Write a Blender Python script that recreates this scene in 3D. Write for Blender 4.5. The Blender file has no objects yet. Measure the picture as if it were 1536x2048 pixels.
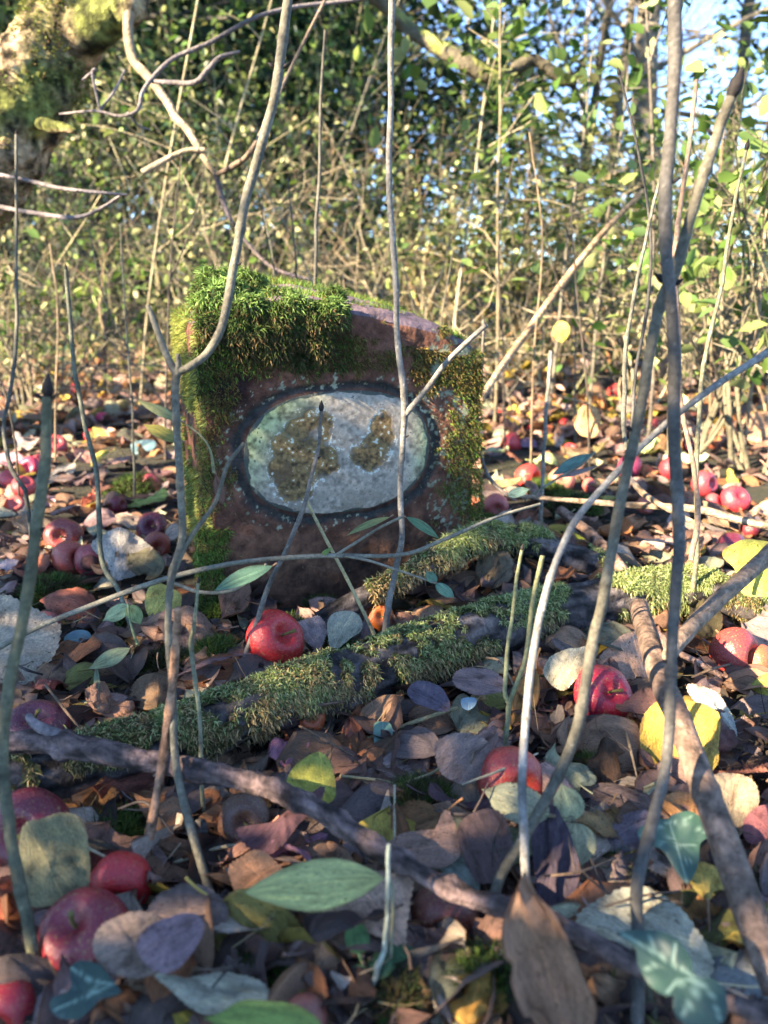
import bpy, math, random
import numpy as np
from mathutils import Vector, Matrix

R = math.radians
random.seed(11)
rng = np.random.default_rng(11)
S = bpy.context.scene
COL = S.collection

# ------------------------------------------------------------------ camera
PW, PH, F = 1536.0, 2048.0, 1547.0            # photograph's pixels and focal length in them
PITCH, CAMZ = R(16.7), 0.44
cd = bpy.data.cameras.new('camera')
cam = bpy.data.objects.new('camera', cd); COL.objects.link(cam)
cam.location = (0, 0, CAMZ); cam.rotation_euler = (R(90) - PITCH, 0, 0)
cd.sensor_fit = 'VERTICAL'; cd.sensor_height = 24.0; cd.lens = 24.0 * F / PH
cd.clip_start = 0.02; cd.clip_end = 500
cd.dof.use_dof = True; cd.dof.focus_distance = 0.86; cd.dof.aperture_fstop = 3.4
S.camera = cam

# ------------------------------------------------------------------ light
TO_SUN = Vector((-0.76, -0.44, 0.48)).normalized()
w = bpy.data.worlds.new('World'); S.world = w; w.use_nodes = True
wn = w.node_tree.nodes; wl = w.node_tree.links
sky = wn.new('ShaderNodeTexSky'); sky.sky_type = 'NISHITA'; sky.sun_disc = False
sky.sun_elevation = math.asin(TO_SUN.z)
sky.sun_rotation = math.atan2(TO_SUN.x, TO_SUN.y)
sky.air_density = 1.0; sky.dust_density = 0.0; sky.ozone_density = 8.0; sky.altitude = 4000
wl.new(sky.outputs[0], wn['Background'].inputs[0]); wn['Background'].inputs[1].default_value = 0.15
sd = bpy.data.lights.new('sun', 'SUN'); sd.energy = 5.0; sd.angle = R(0.5); sd.color = (1.0, 0.96, 0.89)
sun = bpy.data.objects.new('sun', sd); COL.objects.link(sun)
sun.rotation_euler = (-TO_SUN).to_track_quat('-Z', 'Y').to_euler()
S.view_settings.view_transform = 'Standard'; S.view_settings.look = 'None'
S.view_settings.exposure = 2.8; S.view_settings.gamma = 1.0
S.view_settings.use_white_balance = True; S.view_settings.white_balance_temperature = 9000
S.cycles.max_bounces = 6; S.cycles.diffuse_bounces = 3; S.cycles.transmission_bounces = 3
S.cycles.caustics_reflective = False; S.cycles.caustics_refractive = False

# ------------------------------------------------------------------ pixel <-> world
CP, SP = math.cos(PITCH), math.sin(PITCH)
def ray(px, py):
    a = (px - PW / 2) / F; b = -(py - PH / 2) / F
    return np.array([a, CP + b * SP, -SP + b * CP])
def at(px, py, Y):
    d = ray(px, py); return np.array([0, 0, CAMZ]) + d * (Y / d[1])
def gp(px, py, z=0.0):
    d = ray(px, py); return np.array([0, 0, CAMZ]) + d * ((z - CAMZ) / d[2])
def depth(p):
    return p[1] * CP - (p[2] - CAMZ) * SP
def pix(p):
    dz = p[2] - CAMZ
    dd = p[1] * CP - dz * SP
    u = p[1] * SP + dz * CP
    return PW / 2 + F * p[0] / dd, PH / 2 - F * u / dd

# ------------------------------------------------------------------ noise
def _hash(ix, iy, iz, seed):
    n = (ix.astype(np.int64) * 374761393 + iy.astype(np.int64) * 668265263 + iz.astype(np.int64) * 2147483647 + seed * 1274126177) & 0x7fffffff
    n = ((n ^ (n >> 13)) * 1274126177) & 0x7fffffff
    n = ((n ^ (n >> 15)) * 668265263) & 0x7fffffff
    return (n ^ (n >> 16)) % 65536 / 65535.0
def vnoise(p, seed=0):
    p = np.asarray(p, float); i = np.floor(p).astype(np.int64); f = p - i; f = f * f * (3 - 2 * f)
    r = 0
    for dx in (0, 1):
        for dy in (0, 1):
            for dz in (0, 1):
                wgt = (f[..., 0] if dx else 1 - f[..., 0]) * (f[..., 1] if dy else 1 - f[..., 1]) * (f[..., 2] if dz else 1 - f[..., 2])
                r = r + wgt * _hash(i[..., 0] + dx, i[..., 1] + dy, i[..., 2] + dz, seed)
    return r
def fbm(p, scale, octs=4, seed=0):
    p = np.asarray(p, float) * scale; r = 0; a = 1; t = 0
    for o in range(octs):
        r = r + a * vnoise(p, seed + o * 7); t += a; a *= .5; p = p * 2.03 + 11.3
    return r / t
def ground_h(x, y):
    x = np.asarray(x, float); y = np.asarray(y, float)
    p = np.stack([x, y, np.zeros_like(x)], -1)
    far = np.clip((y - 1.6) / 4, 0, 1)
    h = (fbm(p, 5.0, 3, 3) - .5) * 0.035 + (fbm(p, .6, 3, 5) - .5) * .30 * far
    h = h + .05 * np.exp(-((x - .17) ** 2 + (y - 1.12) ** 2) / .018)     # litter banked up against the stone
    h = h + np.clip(y - 8, 0, 40) * (.025 + .065 * np.clip(.55 - x / (.30 * np.maximum(y, 1)), 0, 1)) * (.7 + .6 * fbm(p, .08, 2, 15))
    return h

# ------------------------------------------------------------------ materials
def new_mat(name):
    m = bpy.data.materials.new(name); m.use_nodes = True
    nt = m.node_tree; b = nt.nodes['Principled BSDF']
    return m, nt, b
def node(nt, t, **kw):
    n = nt.nodes.new(t)
    for k, v in kw.items():
        setattr(n, k, v)
    return n
def mix(nt, a, b, fac, mode='MIX'):
    n = node(nt, 'ShaderNodeMix', data_type='RGBA', blend_type=mode)
    for k, v in ((0, fac), (6, a), (7, b)):
        if hasattr(v, 'links') or isinstance(v, bpy.types.NodeSocket): nt.links.new(v, n.inputs[k])
        else: n.inputs[k].default_value = v
    return n.outputs[2]
def math_(nt, op, a, b=None, c=None):
    n = node(nt, 'ShaderNodeMath', operation=op)
    for k, v in enumerate((a, b, c)):
        if v is None: continue
        if isinstance(v, bpy.types.NodeSocket): nt.links.new(v, n.inputs[k])
        else: n.inputs[k].default_value = v
    return n.outputs[0]
def noise_(nt, scale, detail=4, rough=.6, vec=None, dist=0.0):
    n = node(nt, 'ShaderNodeTexNoise'); n.inputs['Scale'].default_value = scale
    n.inputs['Detail'].default_value = detail; n.inputs['Roughness'].default_value = rough
    n.inputs['Distortion'].default_value = dist
    if vec is not None: nt.links.new(vec, n.inputs['Vector'])
    mr = node(nt, 'ShaderNodeMapRange'); nt.links.new(n.outputs['Fac'], mr.inputs[0])
    mr.inputs[1].default_value = .3; mr.inputs[2].default_value = .7
    return mr.outputs[0]
def ramp_(nt, fac, stops):
    n = node(nt, 'ShaderNodeValToRGB'); nt.links.new(fac, n.inputs[0]); cr = n.color_ramp
    while len(cr.elements) < len(stops): cr.elements.new(.5)
    for e, (p, c) in zip(cr.elements, stops):
        e.position = p; e.color = c if len(c) == 4 else (*c, 1)
    return n.outputs[0]
def bump_(nt, b, h, strength, dist):
    n = node(nt, 'ShaderNodeBump'); n.inputs['Strength'].default_value = strength; n.inputs['Distance'].default_value = dist
    nt.links.new(h, n.inputs['Height']); nt.links.new(n.outputs[0], b.inputs['Normal'])
def translucent(nt, b, col, fac):
    tr = node(nt, 'ShaderNodeBsdfTranslucent'); nt.links.new(col, tr.inputs[0])
    mx = node(nt, 'ShaderNodeMixShader'); mx.inputs[0].default_value = fac
    nt.links.new(b.outputs[0], mx.inputs[1]); nt.links.new(tr.outputs[0], mx.inputs[2])
    nt.links.new(mx.outputs[0], nt.nodes['Material Output'].inputs[0])
def attr(nt, name):
    return node(nt, 'ShaderNodeAttribute', attribute_name=name)

def mat_bark(name, scale, rough=.85, bump=.5, dist=.001, lo=.55, hi=1.35):
    m, nt, b = new_mat(name)
    c = attr(nt, 'col').outputs['Color']; g = node(nt, 'ShaderNodeTexCoord').outputs['Object']
    n1 = noise_(nt, scale, 5, .65, g); n2 = noise_(nt, scale * .18, 3, .5, g)
    v = math_(nt, 'MULTIPLY_ADD', n1, hi - lo, lo); v2 = math_(nt, 'MULTIPLY_ADD', n2, .6, .7)
    k = math_(nt, 'MULTIPLY', v, v2)
    comb = node(nt, 'ShaderNodeCombineColor')
    for i in range(3): nt.links.new(k, comb.inputs[i])
    nt.links.new(mix(nt, c, comb.outputs[0], 1.0, 'MULTIPLY'), b.inputs['Base Color'])
    b.inputs['Roughness'].default_value = rough; b.inputs['Specular IOR Level'].default_value = .25
    bump_(nt, b, n1, bump, dist)
    return m
M_STEM = mat_bark('smooth_bark', 260, .7, .6, .0010, .42, 1.05)
M_BARK = mat_bark('rough_bark', 110, .9, .9, .003, .35, 1.75)
M_TRUNK = mat_bark('trunk_bark', 60, .95, 1.0, .012, .35, 1.6)
M_FAR = mat_bark('far_bark', 12, .9, .6, .02, .5, 1.5)

def mat_moss(name, tr=.3, gain=1.0):
    m, nt, b = new_mat(name)
    c = mix(nt, attr(nt, 'col').outputs['Color'], (gain, gain, gain, 1), 1.0, 'MULTIPLY')
    nt.links.new(c, b.inputs['Base Color']); b.inputs['Roughness'].default_value = .75
    b.inputs['Specular IOR Level'].default_value = .15
    translucent(nt, b, c, tr)
    return m
M_MOSS = mat_moss('moss_blades', .3, 1.3)
M_FOL = mat_moss('foliage_leaves', .38)

def mat_leaf(name, per_object):
    """A dead or living broad leaf: veins from the leaf's own coordinates, blotches and specks from noise."""
    m, nt, b = new_mat(name)
    if per_object:
        oi = node(nt, 'ShaderNodeObjectInfo'); c = oi.outputs['Color']; rnd = oi.outputs['Random']
    else:
        a = attr(nt, 'col'); c = a.outputs['Color']; rnd = a.outputs['Alpha']
    lf = node(nt, 'ShaderNodeSeparateXYZ'); at_ = attr(nt, 'lf'); nt.links.new(at_.outputs['Vector'], lf.inputs[0])
    u, v = lf.outputs[0], lf.outputs[1]
    av = math_(nt, 'ABSOLUTE', v)
    off = node(nt, 'ShaderNodeCombineXYZ'); nt.links.new(math_(nt, 'MULTIPLY', rnd, 57.0), off.inputs[2])
    vm = node(nt, 'ShaderNodeVectorMath', operation='ADD'); nt.links.new(at_.outputs['Vector'], vm.inputs[0]); nt.links.new(off.outputs[0], vm.inputs[1])
    P = vm.outputs[0]
    mid = math_(nt, 'LESS_THAN', av, .022)
    ph = math_(nt, 'MULTIPLY_ADD', av, -1.5, u)                      # side veins run out and forward
    wob = math_(nt, 'MULTIPLY_ADD', noise_(nt, 3, 2, .5, P), .12, ph)
    sv = math_(nt, 'SINE', math_(nt, 'MULTIPLY', wob, 50.0))
    side = math_(nt, 'GREATER_THAN', sv, .955)
    vein = math_(nt, 'MAXIMUM', mid, math_(nt, 'MULTIPLY', side, .55))
    big = noise_(nt, 2.6, 5, .6, P, .3); fine = noise_(nt, 26, 4, .7, P)
    c1 = mix(nt, c, (.62, .50, .50, 1), math_(nt, 'MULTIPLY', math_(nt, 'GREATER_THAN', big, .74), .9), 'MULTIPLY')
    blot = ramp_(nt, big, [(.0, (.42, .36, .34)), (.36, (.85, .82, .80)), (.64, (1.05, 1, 1)), (1.0, (1.5, 1.3, 1.1))])
    c1 = mix(nt, c, blot, 1.0, 'MULTIPLY')
    fv = math_(nt, 'MULTIPLY_ADD', fine, .75, .6)
    cc = node(nt, 'ShaderNodeCombineColor')
    for i in range(3): nt.links.new(fv, cc.inputs[i])
    c2 = mix(nt, c1, cc.outputs[0], 1.0, 'MULTIPLY')
    spots = math_(nt, 'GREATER_THAN', noise_(nt, 15, 2, .5, P), .93)
    c3 = mix(nt, c2, (.03, .02, .015, 1), math_(nt, 'MULTIPLY', spots, .75))
    vc = mix(nt, c3, (1.7, 1.5, 1.35, 1), 1.0, 'MULTIPLY')
    c4 = mix(nt, c3, vc, math_(nt, 'MULTIPLY', vein, .6))
    edge = math_(nt, 'MULTIPLY', math_(nt, 'GREATER_THAN', math_(nt, 'MULTIPLY_ADD', big, .14, av), 1.02), .6)
    c5 = mix(nt, c4, (.12, .055, .03, 1), edge)
    nt.links.new(c5, b.inputs['Base Color'])
    b.inputs['Roughness'].default_value = .55; b.inputs['Specular IOR Level'].default_value = .35
    h = math_(nt, 'MULTIPLY_ADD', vein, -.5, math_(nt, 'MULTIPLY_ADD', sv, .12, fine))
    bump_(nt, b, h, .8, .0014)
    translucent(nt, b, c5, .22)
    return m
M_LEAF = mat_leaf('leaf_blade', True)
M_LEAFV = mat_leaf('leaf_blade_litter', False)

def mat_ivy():
    m, nt, b = new_mat('ivy_blade')
    c = node(nt, 'ShaderNodeObjectInfo').outputs['Color']
    at_ = attr(nt, 'lf'); vein = attr(nt, 'vein').outputs['Fac']
    n = noise_(nt, 60, 4, .6, node(nt, 'ShaderNodeTexCoord').outputs['Object'])
    k = ramp_(nt, n, [(.0, (.6, .68, .75)), (1.0, (1.4, 1.3, 1.1))])
    c1 = mix(nt, c, k, 1.0, 'MULTIPLY')
    c2 = mix(nt, c1, (.20, .30, .22, 1), math_(nt, 'MULTIPLY', vein, .8))
    nt.links.new(c2, b.inputs['Base Color']); b.inputs['Roughness'].default_value = .42
    bump_(nt, b, vein, .3, .001)
    translucent(nt, b, c2, .12)
    return m
M_IVY = mat_ivy()

def mat_apple():
    m, nt, b = new_mat('apple_skin')
    oi = node(nt, 'ShaderNodeObjectInfo'); c = oi.outputs['Color']
    tc = node(nt, 'ShaderNodeTexCoord').outputs['Object']
    off = node(nt, 'ShaderNodeVectorMath', operation='ADD'); nt.links.new(tc, off.inputs[0])
    r3 = node(nt, 'ShaderNodeCombineXYZ'); nt.links.new(math_(nt, 'MULTIPLY', oi.outputs['Random'], 13.0), r3.inputs[0]); nt.links.new(r3.outputs[0], off.inputs[1])
    P = off.outputs[0]
    st = node(nt, 'ShaderNodeMapping'); st.inputs['Scale'].default_value = (1, 1, .12); nt.links.new(P, st.inputs[0])
    streak = noise_(nt, 170, 3, .6, st.outputs[0]); big = noise_(nt, 24, 4, .6, P)
    k = ramp_(nt, streak, [(.0, (.66, .5, .5)), (.55, (1, 1, 1)), (1.0, (1.3, 1.9, 1.5))])
    c1 = mix(nt, c, k, 1.0, 'MULTIPLY')
    c2 = mix(nt, c1, (.50, .36, .10, 1), math_(nt, 'MULTIPLY', math_(nt, 'SMOOTH_MIN', math_(nt, 'MAXIMUM', math_(nt, 'MULTIPLY_ADD', big, 3.0, -2.1), 0.0), 1.0, .2), .55))
    dots = node(nt, 'ShaderNodeTexVoronoi'); dots.inputs['Scale'].default_value = 230; nt.links.new(P, dots.inputs['Vector'])
    d = math_(nt, 'MULTIPLY', math_(nt, 'LESS_THAN', dots.outputs['Distance'], .17), .4)
    c3 = mix(nt, c2, (.6, .42, .3, 1), d)
    br = math_(nt, 'MULTIPLY', math_(nt, 'GREATER_THAN', noise_(nt, 30, 3, .5, P), .86), .75)
    c4 = mix(nt, c3, (.05, .022, .02, 1), br)
    nt.links.new(c4, b.inputs['Base Color']); b.inputs['Specular IOR Level'].default_value = .45
    nt.links.new(math_(nt, 'MULTIPLY_ADD', big, .25, .20), b.inputs['Roughness'])
    bump_(nt, b, big, .25, .003)
    return m
M_APPLE = mat_apple()

def mat_col(name, rough, scale, lo, hi, bump, dist):
    m, nt, b = new_mat(name)
    c = attr(nt, 'col').outputs['Color']; g = node(nt, 'ShaderNodeTexCoord').outputs['Object']
    n = noise_(nt, scale, 6, .7, g)
    k = math_(nt, 'MULTIPLY_ADD', n, hi - lo, lo)
    cc = node(nt, 'ShaderNodeCombineColor')
    for i in range(3): nt.links.new(k, cc.inputs[i])
    nt.links.new(mix(nt, c, cc.outputs[0], 1.0, 'MULTIPLY'), b.inputs['Base Color'])
    b.inputs['Roughness'].default_value = rough; b.inputs['Specular IOR Level'].default_value = .25
    bump_(nt, b, n, bump, dist)
    return m
M_STONE = mat_col('weathered_sandstone', .88, 75, .6, 2.0, .9, .004)
M_PLATE = mat_col('flaking_white_paint', .7, 300, .9, 1.25, .2, .0008)

def mat_soil():
    m, nt, b = new_mat('leaf_mould')
    g = node(nt, 'ShaderNodeTexCoord').outputs['Object']
    n = noise_(nt, 40, 6, .7, g); n2 = noise_(nt, 3, 3, .5, g)
    c = ramp_(nt, n, [(.0, (.008, .006, .005)), (.6, (.028, .019, .014)), (1.0, (.075, .048, .03))])
    c = mix(nt, c, (.04, .05, .015, 1), math_(nt, 'MULTIPLY', n2, .5))
    nt.links.new(c, b.inputs['Base Color']); b.inputs['Roughness'].default_value = .95
    bump_(nt, b, n, 1.0, .02)
    return m
M_SOIL = mat_soil()

# ------------------------------------------------------------------ mesh builder
class MB:
    """Collects vertices, faces and two per-vertex attributes; links them as ONE mesh object."""
    def __init__(s): s.V = []; s.F = {3: [], 4: []}; s.C = []; s.L = []; s.n = 0
    def add(s, V, F, C=(1, 1, 1, 1), L=None):
        V = np.asarray(V, float); n = len(V)
        C = np.asarray(C, float)
        if C.ndim == 1:
            C = np.tile(C if len(C) == 4 else np.append(C, 1), (n, 1))
        elif C.shape[1] == 3: C = np.hstack([C, np.ones((n, 1))])
        F = np.asarray(F)
        s.V.append(V); s.C.append(C); s.L.append(np.zeros((n, 3)) if L is None else L)
        s.F[F.shape[1]].append(F + s.n); s.n += n
    def mesh(s, name, mat, smooth=True):
        V = np.concatenate(s.V); C = np.concatenate(s.C); L = np.concatenate(s.L)
        me = bpy.data.meshes.new(name)
        me.vertices.add(len(V)); me.vertices.foreach_set('co', V.astype(np.float32).ravel())
        tot = []; loops = []
        for k in (4, 3):
            if s.F[k]:
                f = np.concatenate(s.F[k]); loops.append(f.ravel()); tot.append(np.full(len(f), k))
        loops = np.concatenate(loops).astype(np.int32); tot = np.concatenate(tot).astype(np.int32)
        me.loops.add(len(loops)); me.loops.foreach_set('vertex_index', loops)
        me.polygons.add(len(tot)); st = np.concatenate([[0], np.cumsum(tot)[:-1]]).astype(np.int32)
        me.polygons.foreach_set('loop_start', st)
        me.polygons.foreach_set('loop_total', tot)
        me.polygons.foreach_set('use_smooth', np.full(len(tot), smooth))
        me.update(calc_edges=True); me.validate()
        a = me.attributes.new('col', 'FLOAT_COLOR', 'POINT'); a.data.foreach_set('color', C.astype(np.float32).ravel())
        a = me.attributes.new('lf', 'FLOAT_VECTOR', 'POINT'); a.data.foreach_set('vector', L.astype(np.float32).ravel())
        me.materials.append(mat)
        return me
    def build(s, name, mat, parent=None, smooth=True, origin=None):
        if origin is not None:
            s.V = [v - np.asarray(origin, float) for v in s.V]
        o = bpy.data.objects.new(name, s.mesh(name, mat, smooth)); COL.objects.link(o)
        if parent is not None: o.parent = parent
        if origin is not None: o.location = origin
        return o
USED = {}
def tag(o, label, cat, group=None, kind=None):
    if label: o['label'] = label; USED[label] = o
    if cat: o['category'] = cat
    if group: o['group'] = group
    if kind: o['kind'] = kind
    return o
def empty(name, loc=(0, 0, 0)):
    o = bpy.data.objects.new(name, None); COL.objects.link(o); o.location = loc; o.empty_display_size = .02
    return o
def new_obj(name, me, parent=None):
    o = bpy.data.objects.new(name, me); COL.objects.link(o)
    if parent is not None: o.parent = parent
    return o

def smooth_path(P, m):
    P = np.asarray(P, float)
    if len(P) == 2: t = np.linspace(0, 1, m + 1)[:, None]; return P[0] * (1 - t) + P[1] * t
    Q = np.vstack([2 * P[0] - P[1], P, 2 * P[-1] - P[-2]]); out = []
    for i in range(1, len(Q) - 2):
        p0, p1, p2, p3 = Q[i - 1], Q[i], Q[i + 1], Q[i + 2]
        for t in np.linspace(0, 1, m, endpoint=False):
            out.append(.5 * ((2 * p1) + (-p0 + p2) * t + (2 * p0 - 5 * p1 + 4 * p2 - p3) * t * t + (-p0 + 3 * p1 - 3 * p2 + p3) * t ** 3))
    out.append(Q[-2]); return np.array(out)
def tube(mb, P, r, sides=8, col=(.2, .18, .15), bump=0.0, bfreq=60, seed=0, colvar=None, cap=True, stretch=None):
    P = np.asarray(P, float); n = len(P); r = np.broadcast_to(np.asarray(r, float), (n,))
    T = np.gradient(P, axis=0); T /= np.linalg.norm(T, axis=1)[:, None] + 1e-12
    a = np.array([1.0, 0, 0]) if abs(T[0][0]) < .8 else np.array([0, 1.0, 0])
    N = np.zeros_like(P); x = a - T[0] * a.dot(T[0]); x /= np.linalg.norm(x); N[0] = x
    for i in range(1, n):
        x = N[i - 1] - T[i] * N[i - 1].dot(T[i]); N[i] = x / (np.linalg.norm(x) + 1e-12)
    B = np.cross(T, N); th = np.linspace(0, 2 * np.pi, sides, endpoint=False)
    ring = np.cos(th)[None, :, None] * N[:, None] + np.sin(th)[None, :, None] * B[:, None]
    rr = np.repeat(r[:, None], sides, 1)
    if bump:
        q = (P[:, None] + ring * rr[..., None])
        if stretch is not None:
            al = np.concatenate([[0], np.cumsum(np.linalg.norm(np.diff(P, axis=0), axis=1))])
            q = np.stack([np.cos(th)[None] * r[:, None], np.sin(th)[None] * r[:, None], np.repeat(al[:, None] * stretch, sides, 1)], -1); QL = q.reshape(-1, 3)
        rr = rr * (1 + bump * 2 * (fbm(q, bfreq, 3, seed) - .5))
    V = (P[:, None] + ring * rr[..., None]).reshape(-1, 3)
    i = np.arange(n - 1)[:, None] * sides; j = np.arange(sides)[None]; k = (j + 1) % sides
    Fq = np.stack([i + j, i + k, i + sides + k, i + sides + j], -1).reshape(-1, 4)
    c = np.asarray(col, float)
    C = np.repeat(c[:, None, :], sides, 1).reshape(-1, c.shape[-1]) if c.ndim == 2 else np.tile(c, (n * sides, 1))
    if colvar is not None: C = colvar(QL if (bump and stretch is not None) else V, C, ring.reshape(-1, 3))
    mb.add(V, Fq, C)
    if cap:
        for e, rev in ((0, True), (n - 1, False)):
            idx = e * sides + np.arange(sides)
            Vc = np.vstack([V[idx], P[e] + T[e] * (r[e] * .25 * (-1 if rev else 1))])
            f = np.stack([np.arange(sides), (np.arange(sides) + 1) % sides, np.full(sides, sides)], -1)
            if rev: f = f[:, ::-1]
            mb.add(Vc, f, np.vstack([C[idx], C[idx][:1]]))

def blades(mb, root, d, length, width, colr, droop=.5, segs=3, side=None):
    """Moss shoots / needles: N tapering curved strips."""
    N = len(root); root = np.asarray(root, float); d = np.asarray(d, float)
    length = np.broadcast_to(length, (N,)); width = np.broadcast_to(width, (N,))
    d = d / (np.linalg.norm(d, axis=1)[:, None] + 1e-9)
    if side is None: side = rng.normal(size=(N, 3))
    s = np.cross(d, side); s /= np.linalg.norm(s, axis=1)[:, None] + 1e-9
    rows = []; p = root.copy(); cur = d.copy()
    for k in range(segs + 1):
        f = k / segs; wd = width * (1 - f ** 1.6 * .92) * .5
        rows.append(np.stack([p - s * wd[:, None], p + s * wd[:, None]], 1))
        p = p + cur * (length / segs)[:, None]
        cur = cur + np.array([0, 0, -1.0]) * droop / segs + rng.normal(size=(N, 3)) * .16
        cur /= np.linalg.norm(cur, axis=1)[:, None] + 1e-9
    V = np.stack(rows, 1).reshape(N, -1, 3); m = 2 * (segs + 1)
    base = np.array([[2 * k, 2 * k + 1, 2 * k + 3, 2 * k + 2] for k in range(segs)])
    Fq = (np.arange(N)[:, None, None] * m + base[None]).reshape(-1, 4)
    C = np.repeat(colr, m, 0)
    mb.add(V.reshape(-1, 3), Fq, C)

def pal(N, cols, wts, var=.25):
    cols = np.array(cols, float); wts = np.array(wts, float); wts /= wts.sum()
    c = cols[rng.choice(len(cols), N, p=wts)]
    return np.clip(c * rng.uniform(1 - var, 1 + var, (N, 1)) * rng.uniform(.92, 1.08, (N, 3)), 0, 1)

def foliage(mb, cen, size, colr, nrm=None, aspect=.5, fold=.25):
    """Leaf-sized folded ovals: six vertices, two quads each."""
    N = len(cen); cen = np.asarray(cen, float); size = np.broadcast_to(size, (N,))
    if nrm is None: nrm = rng.normal(size=(N, 3)) * np.array([1, 1, .7]) + np.array([0, 0, .6])
    nrm = nrm / (np.linalg.norm(nrm, axis=1)[:, None] + 1e-9)
    a = np.cross(nrm, rng.normal(size=(N, 3))); a /= np.linalg.norm(a, axis=1)[:, None] + 1e-9
    b = np.cross(nrm, a); L = size[:, None]; Wd = (size * aspect * rng.uniform(.8, 1.2, N))[:, None] * .5
    up = nrm * Wd * fold
    V = np.stack([cen - a * L * .5, cen - a * L * .2 + b * Wd + up, cen + a * L * .18 + b * Wd * .85 + up, cen + a * L * .5 - nrm * L * .08,
                  cen + a * L * .18 - b * Wd * .85 + up, cen - a * L * .2 - b * Wd + up], 1)
    base = np.array([[0, 1, 2, 3], [0, 3, 4, 5]])
    Fq = (np.arange(N)[:, None, None] * 6 + base[None]).reshape(-1, 4)
    mb.add(V.reshape(-1, 3), Fq, np.repeat(colr, 6, 0))

GREENS = [(.05, .10, .022), (.085, .15, .03), (.03, .06, .018), (.14, .19, .045)]
LIT = [(.16, .22, .07), (.24, .28, .11), (.09, .16, .05), (.36, .35, .17)]  # greens with sunlight put into the colour
YELLOW = [(.46, .42, .16), (.40, .37, .18), (.27, .32, .11), (.36, .26, .14)]
TAN = [(.36, .27, .15), (.30, .20, .11), (.45, .36, .22), (.22, .13, .07)]

# ------------------------------------------------------------------ ground
def build_ground():
    def axis(lo, hi, fine_lo, fine_hi, nf, nc):
        a = np.linspace(fine_lo, fine_hi, nf)
        l = fine_lo - np.geomspace(.05, fine_lo - lo, nc)[::-1]; r = fine_hi + np.geomspace(.05, hi - fine_hi, nc)
        return np.concatenate([l, a, r])
    xs = axis(-160, 160, -2.2, 2.2, 160, 26); ys = axis(-60, 220, .1, 5.2, 190, 26)
    X, Y = np.meshgrid(xs, ys); V = np.stack([X, Y, ground_h(X, Y)], -1)
    ny, nx = X.shape; i = np.arange(ny - 1)[:, None] * nx; j = np.arange(nx - 1)[None]
    Fq = np.stack([i + j, i + j + 1, i + nx + j + 1, i + nx + j], -1).reshape(-1, 4)
    mb = MB(); mb.add(V.reshape(-1, 3), Fq, (.04, .03, .02))
    tag(mb.build('ground', M_SOIL), None, None, None, 'structure')
build_ground()


# ------------------------------------------------------------------ the carved stone
SA = R(22.0)
SN = np.array([math.sin(SA), -math.cos(SA), 0.0]); SX = np.array([math.cos(SA), math.sin(SA), 0.0])
S0 = gp(430, 1238, 0.0)                                     # lower near corner of the face
def fp(px, py, off=0.0):
    d = ray(px, py); o = np.array([0, 0, CAMZ]); t = ((S0 + SN * off - o) @ SN) / (d @ SN)
    return o + d * t
def face_uv(P): Q = np.asarray(P) - S0; return Q @ SX, Q[..., 2] - S0[2]
TOPPX = [(396, 640), (470, 612), (560, 602), (640, 604), (720, 618), (800, 636), (880, 656), (930, 678), (962, 708)]
_tp = np.array([face_uv(fp(*p)) for p in TOPPX])
SL, SR = _tp[0, 0], face_uv(fp(955, 800))[0]
OC = face_uv(fp(681, 906)); OR = (face_uv(fp(866, 906))[0] - face_uv(fp(496, 906))[0]) / 2
OZ = (face_uv(fp(681, 784))[1] - face_uv(fp(681, 1028))[1]) / 2
def stone_top(s): return np.interp(s, _tp[:, 0], _tp[:, 1])
def oval_r(s, z):
    ds, dz = (s - OC[0]) / OR, (z - OC[1]) / OZ
    return (np.abs(ds) ** 2.6 + np.abs(dz) ** 2.3) ** (1 / 2.6)
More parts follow.
